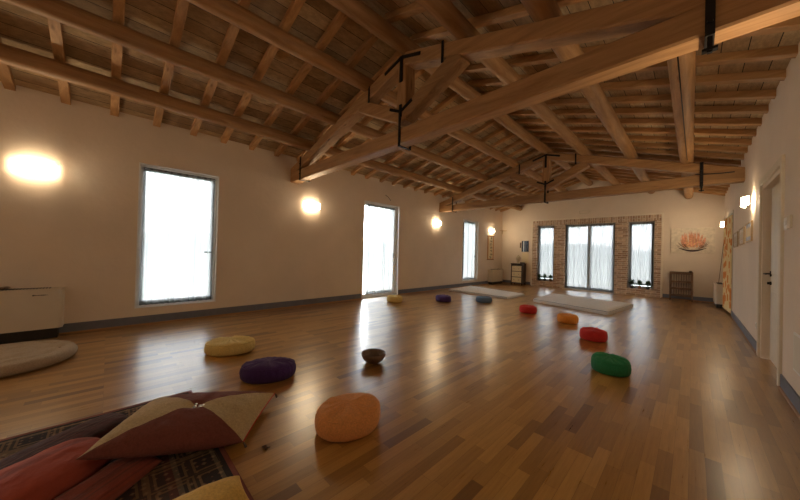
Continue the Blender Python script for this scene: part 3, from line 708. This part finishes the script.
# small wooden tray on the near unit
m = MB(); m.lathe([(0, 0), (0.10, 0), (0.16, 0.02), (0.155, 0.024), (0.10, 0.006), (0, 0.006)], 28)
tag(m.build('shallow_dish', 'brown_wood', None, (XL+0.11, -0.98, 0.6385), smooth=True), 'shallow brown dish resting on the fan coil unit at the left edge', 'dish')
m = MB(); m.tube([(0, 0, 0), (0.10, -0.02, 1.35)], 0.006, 6)
tag(m.build('stick', 'brown_wood', None, (XR-0.13, 11.2, 0.609)), 'thin stick leaning from the far right fan coil unit up to the lamp', 'stick')

# ------------------------------------------------------------------ hanging scrolls
def scroll(label, x, y0, y1, z0, z1, sg):
    root = thing('hanging_scroll', label, 'scroll', (x, (y0+y1)/2, z0), 0, 'hanging calligraphy scrolls'); W = (y1-y0)/2; H = z1-z0
    def bx(m, a, b, yy0, yy1, zz0, zz1): m.box((min(sg*a, sg*b), yy0, zz0), (max(sg*a, sg*b), yy1, zz1))
    m = MB(); bx(m, .004, .010, -W, W, 0, H); m.build('border', 'scroll_border', root)
    m = MB(); bx(m, .010, .012, -W*0.72, W*0.72, 0.04, H-0.04); m.build('paper', 'paper', root)
    rnd = random.Random(3)
    n = 7
    for k in range(n):
        m = MB(); zc = 0.09+(H-0.18)*k/(n-1)
        for q in range(4):
            yy = rnd.uniform(-0.5, 0.2)*W; zz = zc+rnd.uniform(-0.04, 0.035)
            if q % 2: bx(m, .012, .0135, yy, yy+W*0.45, zz, zz+0.013)
            else: bx(m, .012, .0135, yy+W*0.2, yy+W*0.2+0.018, zc-0.045, zc+0.04)
        m.build('character', 'ink', root)
    for zz in (0, H):
        m = MB(); m.tube([(sg*0.012, -W-0.03, zz), (sg*0.012, W+0.03, zz)], 0.010); m.build('roller', 'brown_wood', root)
scroll('tall hanging scroll with a column of dark characters in the far left corner', XL, 10.90, 11.42, 1.0, 1.98, 1)
scroll('tall hanging scroll seen edge-on beside the patterned drape', XR, 11.02, 11.40, 1.0, 1.98, -1)

# ------------------------------------------------------------------ end wall, left part
root = thing('drawer_cabinet', 'small black framed cabinet with cream drawers against the end wall', 'cabinet', (-5.06, YE-0.20, 0))
cw, cdp, chh = 0.43, 0.16, 0.85
m = MB()
for sx_ in (-1, 1):
    for sy_ in (-1, 1): m.box((sx_*cw/2-0.02, sy_*cdp-0.02, 0), (sx_*cw/2+0.02, sy_*cdp+0.02, chh), 0.003)
m.box((-cw/2-0.035, -cdp-0.035, chh), (cw/2+0.035, cdp+0.035, chh+0.025), 0.004)
for zz in (0.08, 0.31, 0.54): m.box((-cw/2, -cdp, zz), (cw/2, cdp, zz+0.02))
for sx_ in (-1, 1): m.box((sx_*cw/2-0.008, -cdp, 0.08), (sx_*cw/2+0.008, cdp, chh))
m.box((-cw/2, cdp-0.01, 0.08), (cw/2, cdp, chh)); m.build('cabinet_frame', 'dark_wood', root)
for r_ in range(3):
    for c_ in range(2):
        x0 = -cw/2+0.02+c_*0.195; z0 = 0.105+r_*0.23
        m = MB(); m.box((x0, -cdp-0.012, z0), (x0+0.185, cdp-0.02, z0+0.20), 0.004); d = m.build('drawer', 'cream_panel', root)
        m = MB(); m.lathe([(0, 0), (0.010, 0), (0.012, 0.012), (0, 0.016)], 10); m.build('knob', 'iron', d, (x0+0.092, -cdp-0.012, z0+0.10), rot=(PI/2, 0, 0))
m = MB(); m.lathe([(0, 0), (0.055, 0), (0.06, 0.01), (0.04, 0.04), (0.052, 0.09), (0.07, 0.13), (0.075, 0.17), (0.07, 0.20), (0.055, 0.235), (0.03, 0.25), (0.02, 0.262), (0.022, 0.275), (0.0, 0.285)], 20)
for v in m.bm.verts: v.co *= 1.25
tag(m.build('stone_head_ornament', 'stone_cream', None, (-5.06, YE-0.24, 0.875), smooth=True), 'rounded cream stone ornament standing on the drawer cabinet', 'ornament')
m = MB(); m.box((-0.09, -0.06, 0), (0.09, 0.06, 0.028), 0.004); m.box((-0.08, -0.055, 0.028), (0.075, 0.05, 0.05), 0.004)
tag(m.build('dark_box', 'dark_wood', None, (-4.93, YE-0.14, 0.875)), 'low dark box beside the stone ornament on the cabinet', 'box')
def panel_art(label, x0, x1, z0, z1, strips, cat='wall panel'):
    root = thing('wall_panel', label, cat, ((x0+x1)/2, YE-0.001, z0)); W = x1-x0; H = z1-z0
    m = MB(); m.box((-W/2, -0.02, 0), (W/2, 0, H), 0.002); m.build('panel_board', strips[0], root)
    for a, b, mt, nm in strips[1]:
        m = MB(); m.box((-W/2+a*W, -0.024, 0.01), (-W/2+b*W, -0.0195, H-0.01)); m.build(nm, mt, root)
panel_art('glossy black panel with silver and blue stripes on the end wall above the cabinet', -5.02, -4.74, 1.36, 1.81, ('blue_black_gloss', [(0.22, 0.36, 'silver_gloss', 'silver_stripe'), (0.60, 0.68, 'blue_grey_paint', 'blue_stripe')]))
panel_art('narrow brown panel just left of the glossy black panel', -5.10, -5.05, 1.52, 1.74, ('brown_wood', []))
m = MB()
for k in range(5): m.grid(5, 2, lambda u, t, k=k: (-0.13+0.054*k+u*0.048, -0.006-0.006*math.sin(PI*u), t*0.42))
tag(m.build('paper_hanging', 'paper', None, (-4.87, YE-0.002, 0.90), smooth=True), 'cream pleated paper hanging below the glossy black panel', 'hanging')
# corner shelf
root = thing('corner_shelf', 'tiny wooden corner shelf high in the far left corner', 'shelf', (XL, YE, 2.22))
m = MB(); m.prism([(0, 0), (0.22, 0), (0, -0.22)], 2, 0.03, 0.05); m.build('shelf_board', 'pale_wood', root)
m = MB(); m.box((0, -0.03, -0.10), (0.02, 0, 0.03)); m.build('bracket', 'pale_wood', root)
# box on the end wall above the doors
root = thing('emergency_light', 'cream painted box light on the end wall above the glazed doors', 'light fitting', (-2.78, YE, 2.78))
m = MB(); m.box((-0.16, -0.05, 0), (0.16, 0, 0.11), 0.006); m.build('housing', 'casing_paint', root)
m = MB(); m.box((-0.14, -0.055, 0.015), (0.14, -0.049, 0.095), 0.002); m.build('cover', 'plaster', root)
m = MB(); m.box((-0.72, -0.12, 0), (0.72, 0.12, 0.02), 0.006)
tag(m.build('door_mat', 'pale_wood', None, (-2.66, YE-0.17, 0.0)), 'long pale mat on the floor before the glazed doors', 'mat')
root = thing('wall_cable', 'short loose cable stub on the left wall above the floor-length opening', 'cable', (XL, 5.35, 2.60))
m = MB(); m.tube([(0, 0.12, 0.02), (0.02, 0.10, 0.03), (0.03, 0.0, 0.10), (0.025, -0.10, 0.14)], 0.006); m.build('wire', 'iron', root)

# plants on the end window sills
def plant(x, label, size, seed, hang, pot):
    root = thing('potted_plant', label, 'plant', (x, YE+0.065, 0.223), 0, 'small plants on the end window sills')
    rnd = random.Random(seed)
    m = MB(); m.lathe([(0, 0), (0.040, 0), (0.055, 0.08), (0.060, 0.085), (0.060, 0.095), (0.050, 0.095), (0.046, 0.08), (0, 0.08)], 16); m.build('pot', pot, root, smooth=False)
    m = MB()
    for k in range(110):
        a = rnd.uniform(0, 2*PI); el = rnd.uniform(-0.4 if hang else 0.1, 1.4); r_ = size*rnd.uniform(0.45, 1.0)
        d = Vector((math.cos(a)*math.cos(el)*0.62, math.sin(a)*math.cos(el)*0.6, math.sin(el)))
        p = Vector((0, 0, 0.10)) + d*r_; s = d.cross(Vector((0, 0, 1))).normalized()*0.022; q = p - d*0.05; e_ = p + d*0.02
        t = bmesh.new(); vs = [t.verts.new(c) for c in (q, q+(p-q)*0.6+s, e_, q+(p-q)*0.6-s)]; t.faces.new(vs); m.merge(t)
    m.build('leaves', 'leaf', root)
    m = MB()
    for k in range(6):
        a = k*PI/3; m.tube([(0, 0, 0.08), (math.cos(a)*size*0.5, math.sin(a)*size*0.3, 0.10+size*0.6)], 0.003, 5)
    m.build('stem', 'leaf', root)
for k, (wi, f, sz, hg, pt) in enumerate([(0, 0.10, 0.17, 1, 'dark_pot'), (0, 0.47, 0.20, 0, 'dark_pot'), (0, 0.90, 0.18, 1, 'terracotta'), (2, 0.11, 0.22, 1, 'dark_pot'), (2, 0.47, 0.19, 0, 'terracotta'), (2, 0.86, 0.19, 0, 'dark_pot')]):
    a = WE[wi]; pos = ['left', 'middle', 'right'][k % 3]; wn = 'left' if wi == 0 else 'right'
    plant(a[0]+0.07+f*(a[1]-a[0]-0.14), '%s one of three dark leafy plants on the sill of the %s end window' % (pos, wn), sz, k, hg, pt)

# ------------------------------------------------------------------ end wall, right part
root = thing('canvas_painting', 'wide canvas painting of orange flames rising from a dark petalled bowl', 'painting', (-0.01, YE-0.003, 1.405))
PW, PH = 0.92, 0.74
m = MB(); m.box((-PW/2, -0.025, 0), (PW/2, 0, PH), 0.003); m.build('canvas', 'canvas', root)
def strokes(lst, depth):
    m = MB()
    for q, (x0, z0, x1, z1, bend, w_) in enumerate(lst):
        t = bmesh.new(); n = 7; L = []; R = []
        for k in range(n):
            u = k/(n-1); x = x0+(x1-x0)*u+bend*math.sin(PI*u); z = z0+(z1-z0)*u; h = w_*math.sin(PI*(0.08+0.92*u)**0.8)
            L.append(t.verts.new((x-h, depth-q*2e-5, z))); R.append(t.verts.new((x+h, depth-q*2e-5, z)))
        for k in range(n-1): t.faces.new((L[k], L[k+1], R[k+1], R[k])[::-1])
        m.merge(t)
    return m
rnd = random.Random(11)
fl = []
for k in range(60):
    u = rnd.uniform(-1, 1); fl.append((u*0.19, 0.17, u*0.27+rnd.uniform(-.02, .02), 0.40+0.28*math.sqrt(max(0, 1-u*u))*rnd.uniform(0.6, 1), rnd.uniform(-.02, .02), 0.014))
strokes(fl, -0.027).build('flames', 'flame_paint', root)
fl = [(u*0.10, 0.14, u*0.12, 0.40+rnd.uniform(0, .12), rnd.uniform(-.02, .02), 0.010) for u in (-1, -.5, 0, .4, .9)]
strokes(fl, -0.0285).build('inner_flames', 'ember_paint', root)
fl = []
for k in range(26):
    s_ = -1 if k % 2 else 1; u = rnd.uniform(0.25, 1); fl.append((s_*0.16*u, 0.12, s_*(0.08+0.30*u), 0.18+0.20*rnd.random(), s_*0.03, 0.006))
strokes(fl, -0.030).build('dark_petals', 'petal_paint', root)
m = MB(); m.grid(21, 3, lambda u, t: ((u-0.5)*0.62, -0.031, 0.155 - 0.09*math.sin(PI*u) + (t-0.5)*0.055*math.sin(PI*u)**0.7)); m.build('bowl_shape', 'bowl_paint', root)

root = thing('slatted_rack', 'low dark wooden slatted rack against the end wall under the painting', 'rack', (-0.225, YE-0.19, 0))
rw, rd, rh = 0.235, 0.14, 0.84
for sx_ in (-1, 1):
    for sy_ in (-1, 1): m = MB(); m.box((sx_*rw-0.014, sy_*rd-0.014, 0), (sx_*rw+0.014, sy_*rd+0.014, rh), 0.003); m.build('post', 'brown_wood', root)
for k, zz in enumerate((0.16, 0.36, 0.56, 0.80)):
    m = MB()
    for q in range(6): m.box((-rw, -rd+0.01+q*0.048, zz), (rw, -rd+0.038+q*0.048, zz+0.012))
    m.box((-rw, -rd-0.008, zz-0.03), (rw, -rd+0.008, zz+0.02)); m.build('shelf', 'brown_wood', root)
for k in range(9):
    m = MB(); x = -rw+0.02+k*(2*rw-0.04)/8; m.box((x-0.006, rd-0.006, 0.12), (x+0.006, rd+0.006, rh-0.01)); m.build('back_slat', 'brown_wood', root)
m = MB(); m.box((-rw, rd-.01, rh-0.03), (rw, rd+.01, rh)); m.build('top_rail', 'brown_wood', root)
m = MB(); m.lathe([(0, 0), (0.035, 0.005), (0.045, 0.035), (0.03, 0.065), (0, 0.075)], 14)
tag(m.build('dark_ornament', 'dark_wood', None, (-0.03, YE-0.19, 0.813), smooth=True), 'small dark ball ornament on top right corner of the slatted rack', 'ornament')

# ------------------------------------------------------------------ right wall items
def frame_print(y0, y1, z0, z1, label, pm, group='small framed prints on the right wall'):
    root = thing('framed_print', label, 'picture', (XR, (y0+y1)/2, z0), 0, group); W = (y1-y0)/2; H = z1-z0
    m = MB(); t = 0.02
    m.box((-0.02, -W, 0), (0, -W+t, H)); m.box((-0.02, W-t, 0), (0, W, H)); m.box((-0.02, -W+t, 0), (0, W-t, t)); m.box((-0.02, -W+t, H-t), (0, W-t, H)); m.build('picture_frame', 'pale_wood', root)
    m = MB(); m.box((-0.012, -W+t, t), (-0.004, W-t, H-t)); m.build('print', pm, root)
    m = MB(); m.box((-0.014, -W+t+0.05, t+0.06), (-0.0125, W-t-0.05, H-t-0.06)); m.build('motif', 'stone_cream' if pm != 'print_sky_reflection' else 'paper', root)
frame_print(6.62, 7.27, 1.50, 1.80, 'nearest of the three small framed prints, blue daylight reflection painted in', 'print_sky_reflection')
frame_print(7.52, 8.20, 1.49, 1.78, 'middle one of the three small framed prints', 'print_paper')
frame_print(8.50, 9.22, 1.48, 1.77, 'farthest of the three small framed prints, beside the patterned drape', 'print_paper')
root = thing('wall_switch', 'white switch plate with a beige side cover near the door', 'switch', (XR, 4.36, 1.52))
m = MB(); m.box((-0.014, 0.0, -0.02), (0, 0.13, 0.095), 0.004); m.build('plate', 'switch_plastic', root)
for k in range(2): m = MB(); m.box((-0.019, 0.018+k*0.034, 0.02), (-0.013, 0.044+k*0.034, 0.065), 0.002); m.build('rocker', 'switch_plastic', root)
m = MB(); m.box((-0.016, -0.125, -0.015), (0, -0.004, 0.10), 0.004); m.build('side_cover', 'casing_paint', root)
root = thing('socket', 'small white socket low on the right wall before the door', 'socket', (XR, 6.12, 0.31))
m = MB(); m.box((-0.012, -0.04, 0), (0, 0.04, 0.085), 0.004); m.build('plate', 'switch_plastic', root)
m = MB(); m.box((-0.0135, -0.02, 0.025), (-0.0115, 0.02, 0.06), 0.0); m.build('socket_face', 'casing_paint', root)
root = thing('wall_hatch', 'flat white inspection cover low on the right wall near the door', 'hatch', (XR, 3.86, 0.30))
m = MB(); m.box((-0.008, -0.28, 0), (0, 0.24, 0.32), 0.003); m.build('cover', 'switch_plastic', root)
m = MB(); m.box((-0.0095, -0.26, 0.02), (-0.0075, 0.22, 0.30), 0.0); m.build('inset', 'door_paint', root)

# ------------------------------------------------------------------ meditation cushions
def zafu(label, mat, x, y, rx, ry, h, rotz=0.0, seed=0, pleats=26, slope=0.0, group='round meditation cushions'):
    m = MB(); N = 96
    prof = [(0.0, 0.0), (0.80, 0.0), (0.93, 0.03), (1.0, 0.16), (1.02, 0.42), (1.0, 0.66), (0.95, 0.82), (0.88, 0.92), (0.76, 0.985), (0.55, 1.02), (0.3, 1.03), (0.1, 1.02), (0.0, 1.01)]
    t = bmesh.new(); rings = []
    for i, (r, z) in enumerate(prof):
        if r == 0: rings.append([t.verts.new((0, 0, z*h))]); continue
        ring = []
        for k in range(N):
            a = 2*PI*k/N; side = math.exp(-((z-0.5)/0.4)**2) if r > 0.8 else (0.5 if z > 0.5 else 0)
            pl = 1 + 0.012*side*math.sin(pleats*a+2*noise.noise((a, seed, 0)))
            wb = 1 + 0.035*noise.noise((math.cos(a)*1.3, math.sin(a)*1.3, seed+z))
            X, Y = r*pl*wb*rx*math.cos(a), r*pl*wb*ry*math.sin(a)
            Z = z*h
            if z > 0.5:
                wk = math.exp(-((r-0.55)/0.28)**2)
                Z += h*0.10*noise.noise((X*7, Y*7, seed*3.1)) + slope*Y - h*0.085*wk*abs(math.sin(6.5*a+2.5*noise.noise((math.cos(a)*2, math.sin(a)*2, seed)))) + h*0.05*noise.noise((X*22, Y*22, seed))
            ring.append(t.verts.new((X, Y, max(Z, 0))))
        rings.append(ring)
    for A, B in zip(rings, rings[1:]):
        for k in range(N):
            vs = []
            for v in (A[k % len(A)], A[(k+1) % len(A)], B[(k+1) % len(B)], B[k % len(B)]):
                if v not in vs: vs.append(v)
            if len(vs) >= 3: t.faces.new(vs)
    bmesh.ops.recalc_face_normals(t, faces=t.faces[:]); m.merge(t)
    c = m.build('cushion_body', mat, smooth=True)
    root = thing('meditation_cushion', label, 'cushion', (x, y, 0.0015), rotz, group); c.parent = root
    m = MB(); rr = 0.965
    m.tube([(rr*rx*math.cos(2*PI*k/64)*(1+0.035*noise.noise((math.cos(2*PI*k/64)*1.3, math.sin(2*PI*k/64)*1.3, seed+.8))), rr*ry*math.sin(2*PI*k/64)*(1+0.035*noise.noise((math.cos(2*PI*k/64)*1.3, math.sin(2*PI*k/64)*1.3, seed+.8))), h*0.80) for k in range(64)], 0.004, 5, closed=True)
    m.build('seam', mat, root, smooth=True)
    return root
zafu('pale yellow round cushion nearest to the left wall, before the purple one', 'cotton_cream', -3.78, 1.03, 0.255, 0.19, 0.145, PI/4+0.3, 1)
zafu('large dark purple round cushion near the patchwork pillow', 'cotton_purple', -2.79, 1.09, 0.235, 0.165, 0.155, PI/4+0.3, 2)
zafu('big plump light orange cushion in the foreground', 'cotton_orange', -1.655, 1.195, 0.225, 0.185, 0.16, PI/2-0.15, 3, 12)
zafu('green round cushion, nearest of the row on the right', 'cotton_green', -0.60, 3.78, 0.17, 0.17, 0.16, 0, 4)
zafu('red round cushion between the green and the orange ones', 'cotton_red', -1.01, 5.05, 0.172, 0.17, 0.155, 0, 5)
zafu('small orange round cushion between the two red ones', 'cotton_amber', -1.60, 5.98, 0.172, 0.17, 0.15, 0, 6)
zafu('red round cushion nearest to the long futon mats', 'cotton_red', -2.44, 6.30, 0.17, 0.165, 0.15, 0, 7)
zafu('blue round cushion beside the left futon mat', 'cotton_blue', -3.71, 6.74, 0.20, 0.18, 0.145, 0, 8)
zafu('small purple round cushion between the blue and the pale yellow ones', 'cotton_purple', -4.42, 6.00, 0.20, 0.18, 0.15, 0, 9)
zafu('pale yellow round cushion before the floor-length opening', 'cotton_cream', -5.10, 4.95, 0.195, 0.18, 0.15, 0, 10)

# singing bowl
root = thing('singing_bowl', 'dark metal singing bowl alone on the parquet', 'bowl', (-2.44, 2.07, 0.0015), 0)
m = MB(); m.lathe([(0, 0), (0.05, 0), (0.08, 0.010), (0.112, 0.038), (0.128, 0.072), (0.133, 0.100), (0.127, 0.102), (0.120, 0.074), (0.103, 0.043), (0.075, 0.02), (0, 0.013)], 40)
m.build('bowl', 'bowl_bronze' if 'bowl_bronze' in MATS else 'brown_wood', root, smooth=True)
m = MB(); m.tube([(0.130*math.cos(2*PI*k/40), 0.130*math.sin(2*PI*k/40), 0.101) for k in range(40)], 0.003, 6, closed=True); m.build('rim', 'brown_wood', root, smooth=True)

# round quilted floor cushion
root = thing('round_floor_cushion', 'large round quilted beige floor cushion at the left edge', 'cushion', (-4.74, -0.70, 0.0015))
m = MB(); R = 0.49
def rq(u, t):
    a = 2*PI*u; tt = t
    if tt < 0.5:
        q = tt/0.5; ang = -PI/2 + q*PI*0.95; r = R-0.055+0.055*math.cos(ang); z = 0.055+0.055*math.sin(ang)
    else:
        q = (tt-0.5)/0.5; r = (R-0.055)*(1-q)+0.0; z = 0.108
    x, y = r*math.cos(a), r*math.sin(a)
    if tt >= 0.5:
        z += 0.012*abs(math.sin(x*15))*abs(math.sin(y*15))*min(1, (1-q)*20) - 0.016*math.exp(-((r-0.36)/0.018)**2) - 0.012*math.exp(-((r-0.2)/0.018)**2)
    return (x, y, z)
m.grid(120, 60, rq, closed_u=True); m.build('cushion_body', 'felt_beige', root, smooth=True)
for k in range(12):
    m = MB(); a = 2*PI*k/12; m.lathe([(0, 0), (0.012, 0), (0.010, 0.006), (0, 0.008)], 8); m.build('button', 'brown_wood', root, (0.36*math.cos(a), 0.36*math.sin(a), 0.092))

# futon mats
def futon(label, pts, h, seed):
    P4 = [Vector((*p, 0)) for p in pts]; c = sum(P4, Vector())/4; Q = [p-c for p in P4]
    root = thing('futon_mat', label, 'mat', (c.x, c.y, 0.0015), 0, 'grey futon mats')
    def at(u, v): return Q[0]*(1-u)*(1-v)+Q[1]*u*(1-v)+Q[2]*u*v+Q[3]*(1-u)*v
    m = MB(); n = 40
    def top(u, v):
        p = at(u, v); e = min(u, 1-u, v, 1-v); q = 0.006*noise.noise((p.x*3, p.y*3, seed)) - 0.008*math.exp(-(((u*6) % 1-0.5)/0.08)**2)
        z = h*(1-max(0, 1-e/0.03)**2*0.25)+q*min(1, e*20); return (p.x, p.y, z)
    m.grid(n*2, n, top)
    t = bmesh.new()
    B = [(0, 0), (1, 0), (1, 1), (0, 1)]
    for i in range(4):
        a, b = B[i], B[(i+1) % 4]; prev = None
        for k in range(41):
            s_ = k/40; u = a[0]+(b[0]-a[0])*s_; v = a[1]+(b[1]-a[1])*s_; tp = Vector(top(u, v)); out_ = (tp-Vector((0, 0, tp.z))).normalized()*0.012
            col = [t.verts.new(tp), t.verts.new(Vector((tp.x, tp.y, h*0.45))+out_), t.verts.new((tp.x, tp.y, 0))]
            if prev:
                t.faces.new((prev[0], col[0], col[1], prev[1])); t.faces.new((prev[1], col[1], col[2], prev[2]))
            prev = col
    m.merge(t); bmesh.ops.remove_doubles(m.bm, verts=m.bm.verts[:], dist=0.0005); bmesh.ops.recalc_face_normals(m.bm, faces=m.bm.faces[:])
    o = m.build('mattress', 'futon_cover', root, smooth=True)
    m = MB(); m.tube([Vector(top(*b))*1.0 + Vector((0, 0, -0.008)) for b in B], 0.006, 6, closed=True); m.build('piping', 'cotton_blue', root)
futon('long grey futon mat before the glazed end doors', [(-2.92, 7.90), (-1.22, 7.42), (-1.02, 9.15), (-2.98, 9.45)], 0.10, 1)
futon('thin grey futon mat towards the left wall, behind the blue cushion', [(-5.55, 7.82), (-3.57, 7.74), (-3.53, 8.80), (-5.66, 9.28)], 0.07, 2)

# ------------------------------------------------------------------ rug and pillows in the foreground
rx0, ry1 = -2.93, 0.515
root = thing('oriental_rug', 'dark oriental rug with beige patterned border on the parquet', 'rug', (rx0+RUG[0]/2, ry1-RUG[1]/2, 0.0))
m = MB(); m.grid(60, 60, lambda u, v: ((u-0.5)*RUG[0], (v-0.5)*RUG[1], 0.010+0.0015*noise.noise((u*8, v*8, 0))))
t = bmesh.new()
m.box((-RUG[0]/2, -RUG[1]/2, 0.0005), (RUG[0]/2, RUG[1]/2, 0.008)); m.build('pile', 'rug_pile', root)
m = MB(); hx, hy = RUG[0]/2, RUG[1]/2; m.tube([(-hx, -hy, .006), (hx, -hy, .006), (hx, hy, .006), (-hx, hy, .006)], 0.0055, 6, closed=True); m.build('edge_binding', 'linen_rust', root)

def pillow(name, label, cat, corners, thick, base, mats, faces=None, seed=0, power=0.42, wr=0.006, extra=None, pull=0.025):
    """corners: world (x, y, z) in order; puffed between them"""
    Q = [Vector(c) for c in corners]; c0 = sum(Q, Vector())/4; c0.z = base; Q = [q-c0 for q in Q]
    root = thing(name, label, cat, tuple(c0)); n = 41
    def at(u, v): return Q[0]*(1-u)*(1-v)+Q[1]*u*(1-v)+Q[2]*u*v+Q[3]*(1-u)*v
    def surf(sg):
        def fn(u, v):
            U, V = 2*u-1, 2*v-1
            k = max(0.0, (1-U*U)*(1-V*V))**power
            # pull edges in between the corners
            uu = 0.5+(u-0.5)*(1-pull*(1-V*V)*abs(U)); vv = 0.5+(v-0.5)*(1-pull*(1-U*U)*abs(V))
            p = at(uu, vv); z = p.z + (thick*k if sg > 0 else -min(p.z, thick*k))
            if sg > 0: z += wr*noise.noise((p.x*14, p.y*14, seed))*min(1, k*2) - 0.25*thick*math.exp(-(U*U+V*V)/0.02)*(1 if extra == 'button' else 0)
            return (p.x, p.y, z)
        return fn
    m = MB()
    t = bmesh.new(); top = surf(1); bot = surf(-1)
    T = [[t.verts.new(top(i/(n-1), j/(n-1))) for j in range(n)] for i in range(n)]
    Bt = [[T[i][j] if i in (0, n-1) or j in (0, n-1) else t.verts.new(bot(i/(n-1), j/(n-1))) for j in range(n)] for i in range(n)]
    for i in range(n-1):
        for j in range(n-1):
            for G, flip in ((T, 0), (Bt, 1)):
                q = [(i, j), (i+1, j), (i+1, j+1), (i, j+1)]
                polys = [(0, 1, 2), (0, 2, 3)] if i == j else ([(0, 1, 3), (1, 2, 3)] if i+j == n-2 else [(0, 1, 2, 3)])
                for pl in polys:
                    cu = sum(q[k][0] for k in pl)/len(pl)*2/(n-1)-1; cv = sum(q[k][1] for k in pl)/len(pl)*2/(n-1)-1
                    vs = [G[q[k][0]][q[k][1]] for k in pl]
                    try:
                        f = t.faces.new(vs[::-1] if flip else vs); f.material_index = faces(cu, cv) if faces else 0
                    except ValueError: pass
    me = bpy.data.meshes.new('cover')
    t.to_mesh(me); t.free()
    for k in mats: me.materials.append(MATS[k])
    for p in me.polygons: p.use_smooth = True
    o = bpy.data.objects.new('cushion_cover', me); C.objects.link(o); o.parent = root
    return root, top
def tri(U, V): return 1 if abs(V) > abs(U) and V < 0 else (1 if abs(V) > abs(U) else 0)
# corners: near-left, near-right, far-right, far-left
r_, top = pillow('patchwork_pillow', 'large patchwork pillow of sand and rust triangles with a centre button, on the rug', 'pillow',
    [(-2.11, -0.09, 0.15), (-1.89, 0.60, 0.04), (-2.30, 0.95, 0.07), (-2.62, 0.25, 0.14)], 0.10, 0.012, ['linen_sand', 'linen_rust'], tri, 3, 0.45, 0.008, 'button')
bp = Vector(top(0.5, 0.5)); m = MB(); rnd = random.Random(5)
for k in range(7): m.lathe([(0, 0), (0.009, 0.003), (0.009, 0.010), (0, 0.014)], 8, (bp.x+rnd.uniform(-.03, .03), bp.y+rnd.uniform(-.03, .03), bp.z+0.002))
m.build('button', 'steel', r_)
m = MB(); pts = [top(1, j/20) for j in range(21)]; m.tube(pts, 0.004, 5); m.build('red_piping', 'cotton_red', r_)
for cpt in (top(1, 0), top(1, 1)):
    m = MB(); c = Vector(cpt); m.tube([c, c+Vector((0.012, 0.006, -0.012)), c+Vector((0.018, 0.01, -0.028))], [0.004, 0.007, 0.008], 6); m.build('tassel', 'dark_wood', r_)
pillow('striped_cushion', 'dark maroon striped cushion behind the red one on the rug', 'cushion', [(-2.22, -0.70, 0.05), (-2.00, -0.54, 0.06), (-2.58, 0.14, 0.05), (-2.80, 0.02, 0.04)], 0.07, 0.012, ['stripe_maroon'], None, 4, 0.35, pull=-0.06)
pillow('bolster_cushion', 'plump red striped cushion left of the patchwork pillow', 'cushion', [(-1.93, -0.80, 0.06), (-1.67, -0.62, 0.05), (-2.24, 0.07, 0.05), (-2.51, -0.12, 0.06)], 0.095, 0.012, ['stripe_red'], None, 5, 0.35, pull=-0.09)
pillow('flat_cushion', 'flat dark rust striped cushion before the red one, under the patchwork pillow edge', 'cushion', [(-1.64, -0.60, 0.03), (-1.46, -0.44, 0.03), (-2.05, 0.24, 0.02), (-2.22, 0.10, 0.03)], 0.04, 0.012, ['stripe_brown'], None, 6, 0.3, pull=-0.05)
pillow('mustard_cushion', 'mustard yellow cushion corner at the bottom edge on the rug', 'cushion', [(-1.62, -0.05, 0.05), (-1.05, -0.05, 0.05), (-1.34, 0.47, 0.09), (-1.55, 0.48, 0.09)], 0.09, 0.012, ['linen_mustard'], None, 7, 0.45)
m = MB(); m.tube([(-0.02, 0, 0.005), (0, 0.006, 0.012), (0.02, 0, 0.006)], [0.006, 0.011, 0.005], 6); m.tube([(0, 0, 0.006), (0.01, 0.03, 0.004)], 0.003, 5)
tag(m.build('tassel_scrap', 'dark_wood', None, (-1.80, 0.69, 0.001)), 'small dark tassel scrap on the parquet beside the rug', 'tassel')
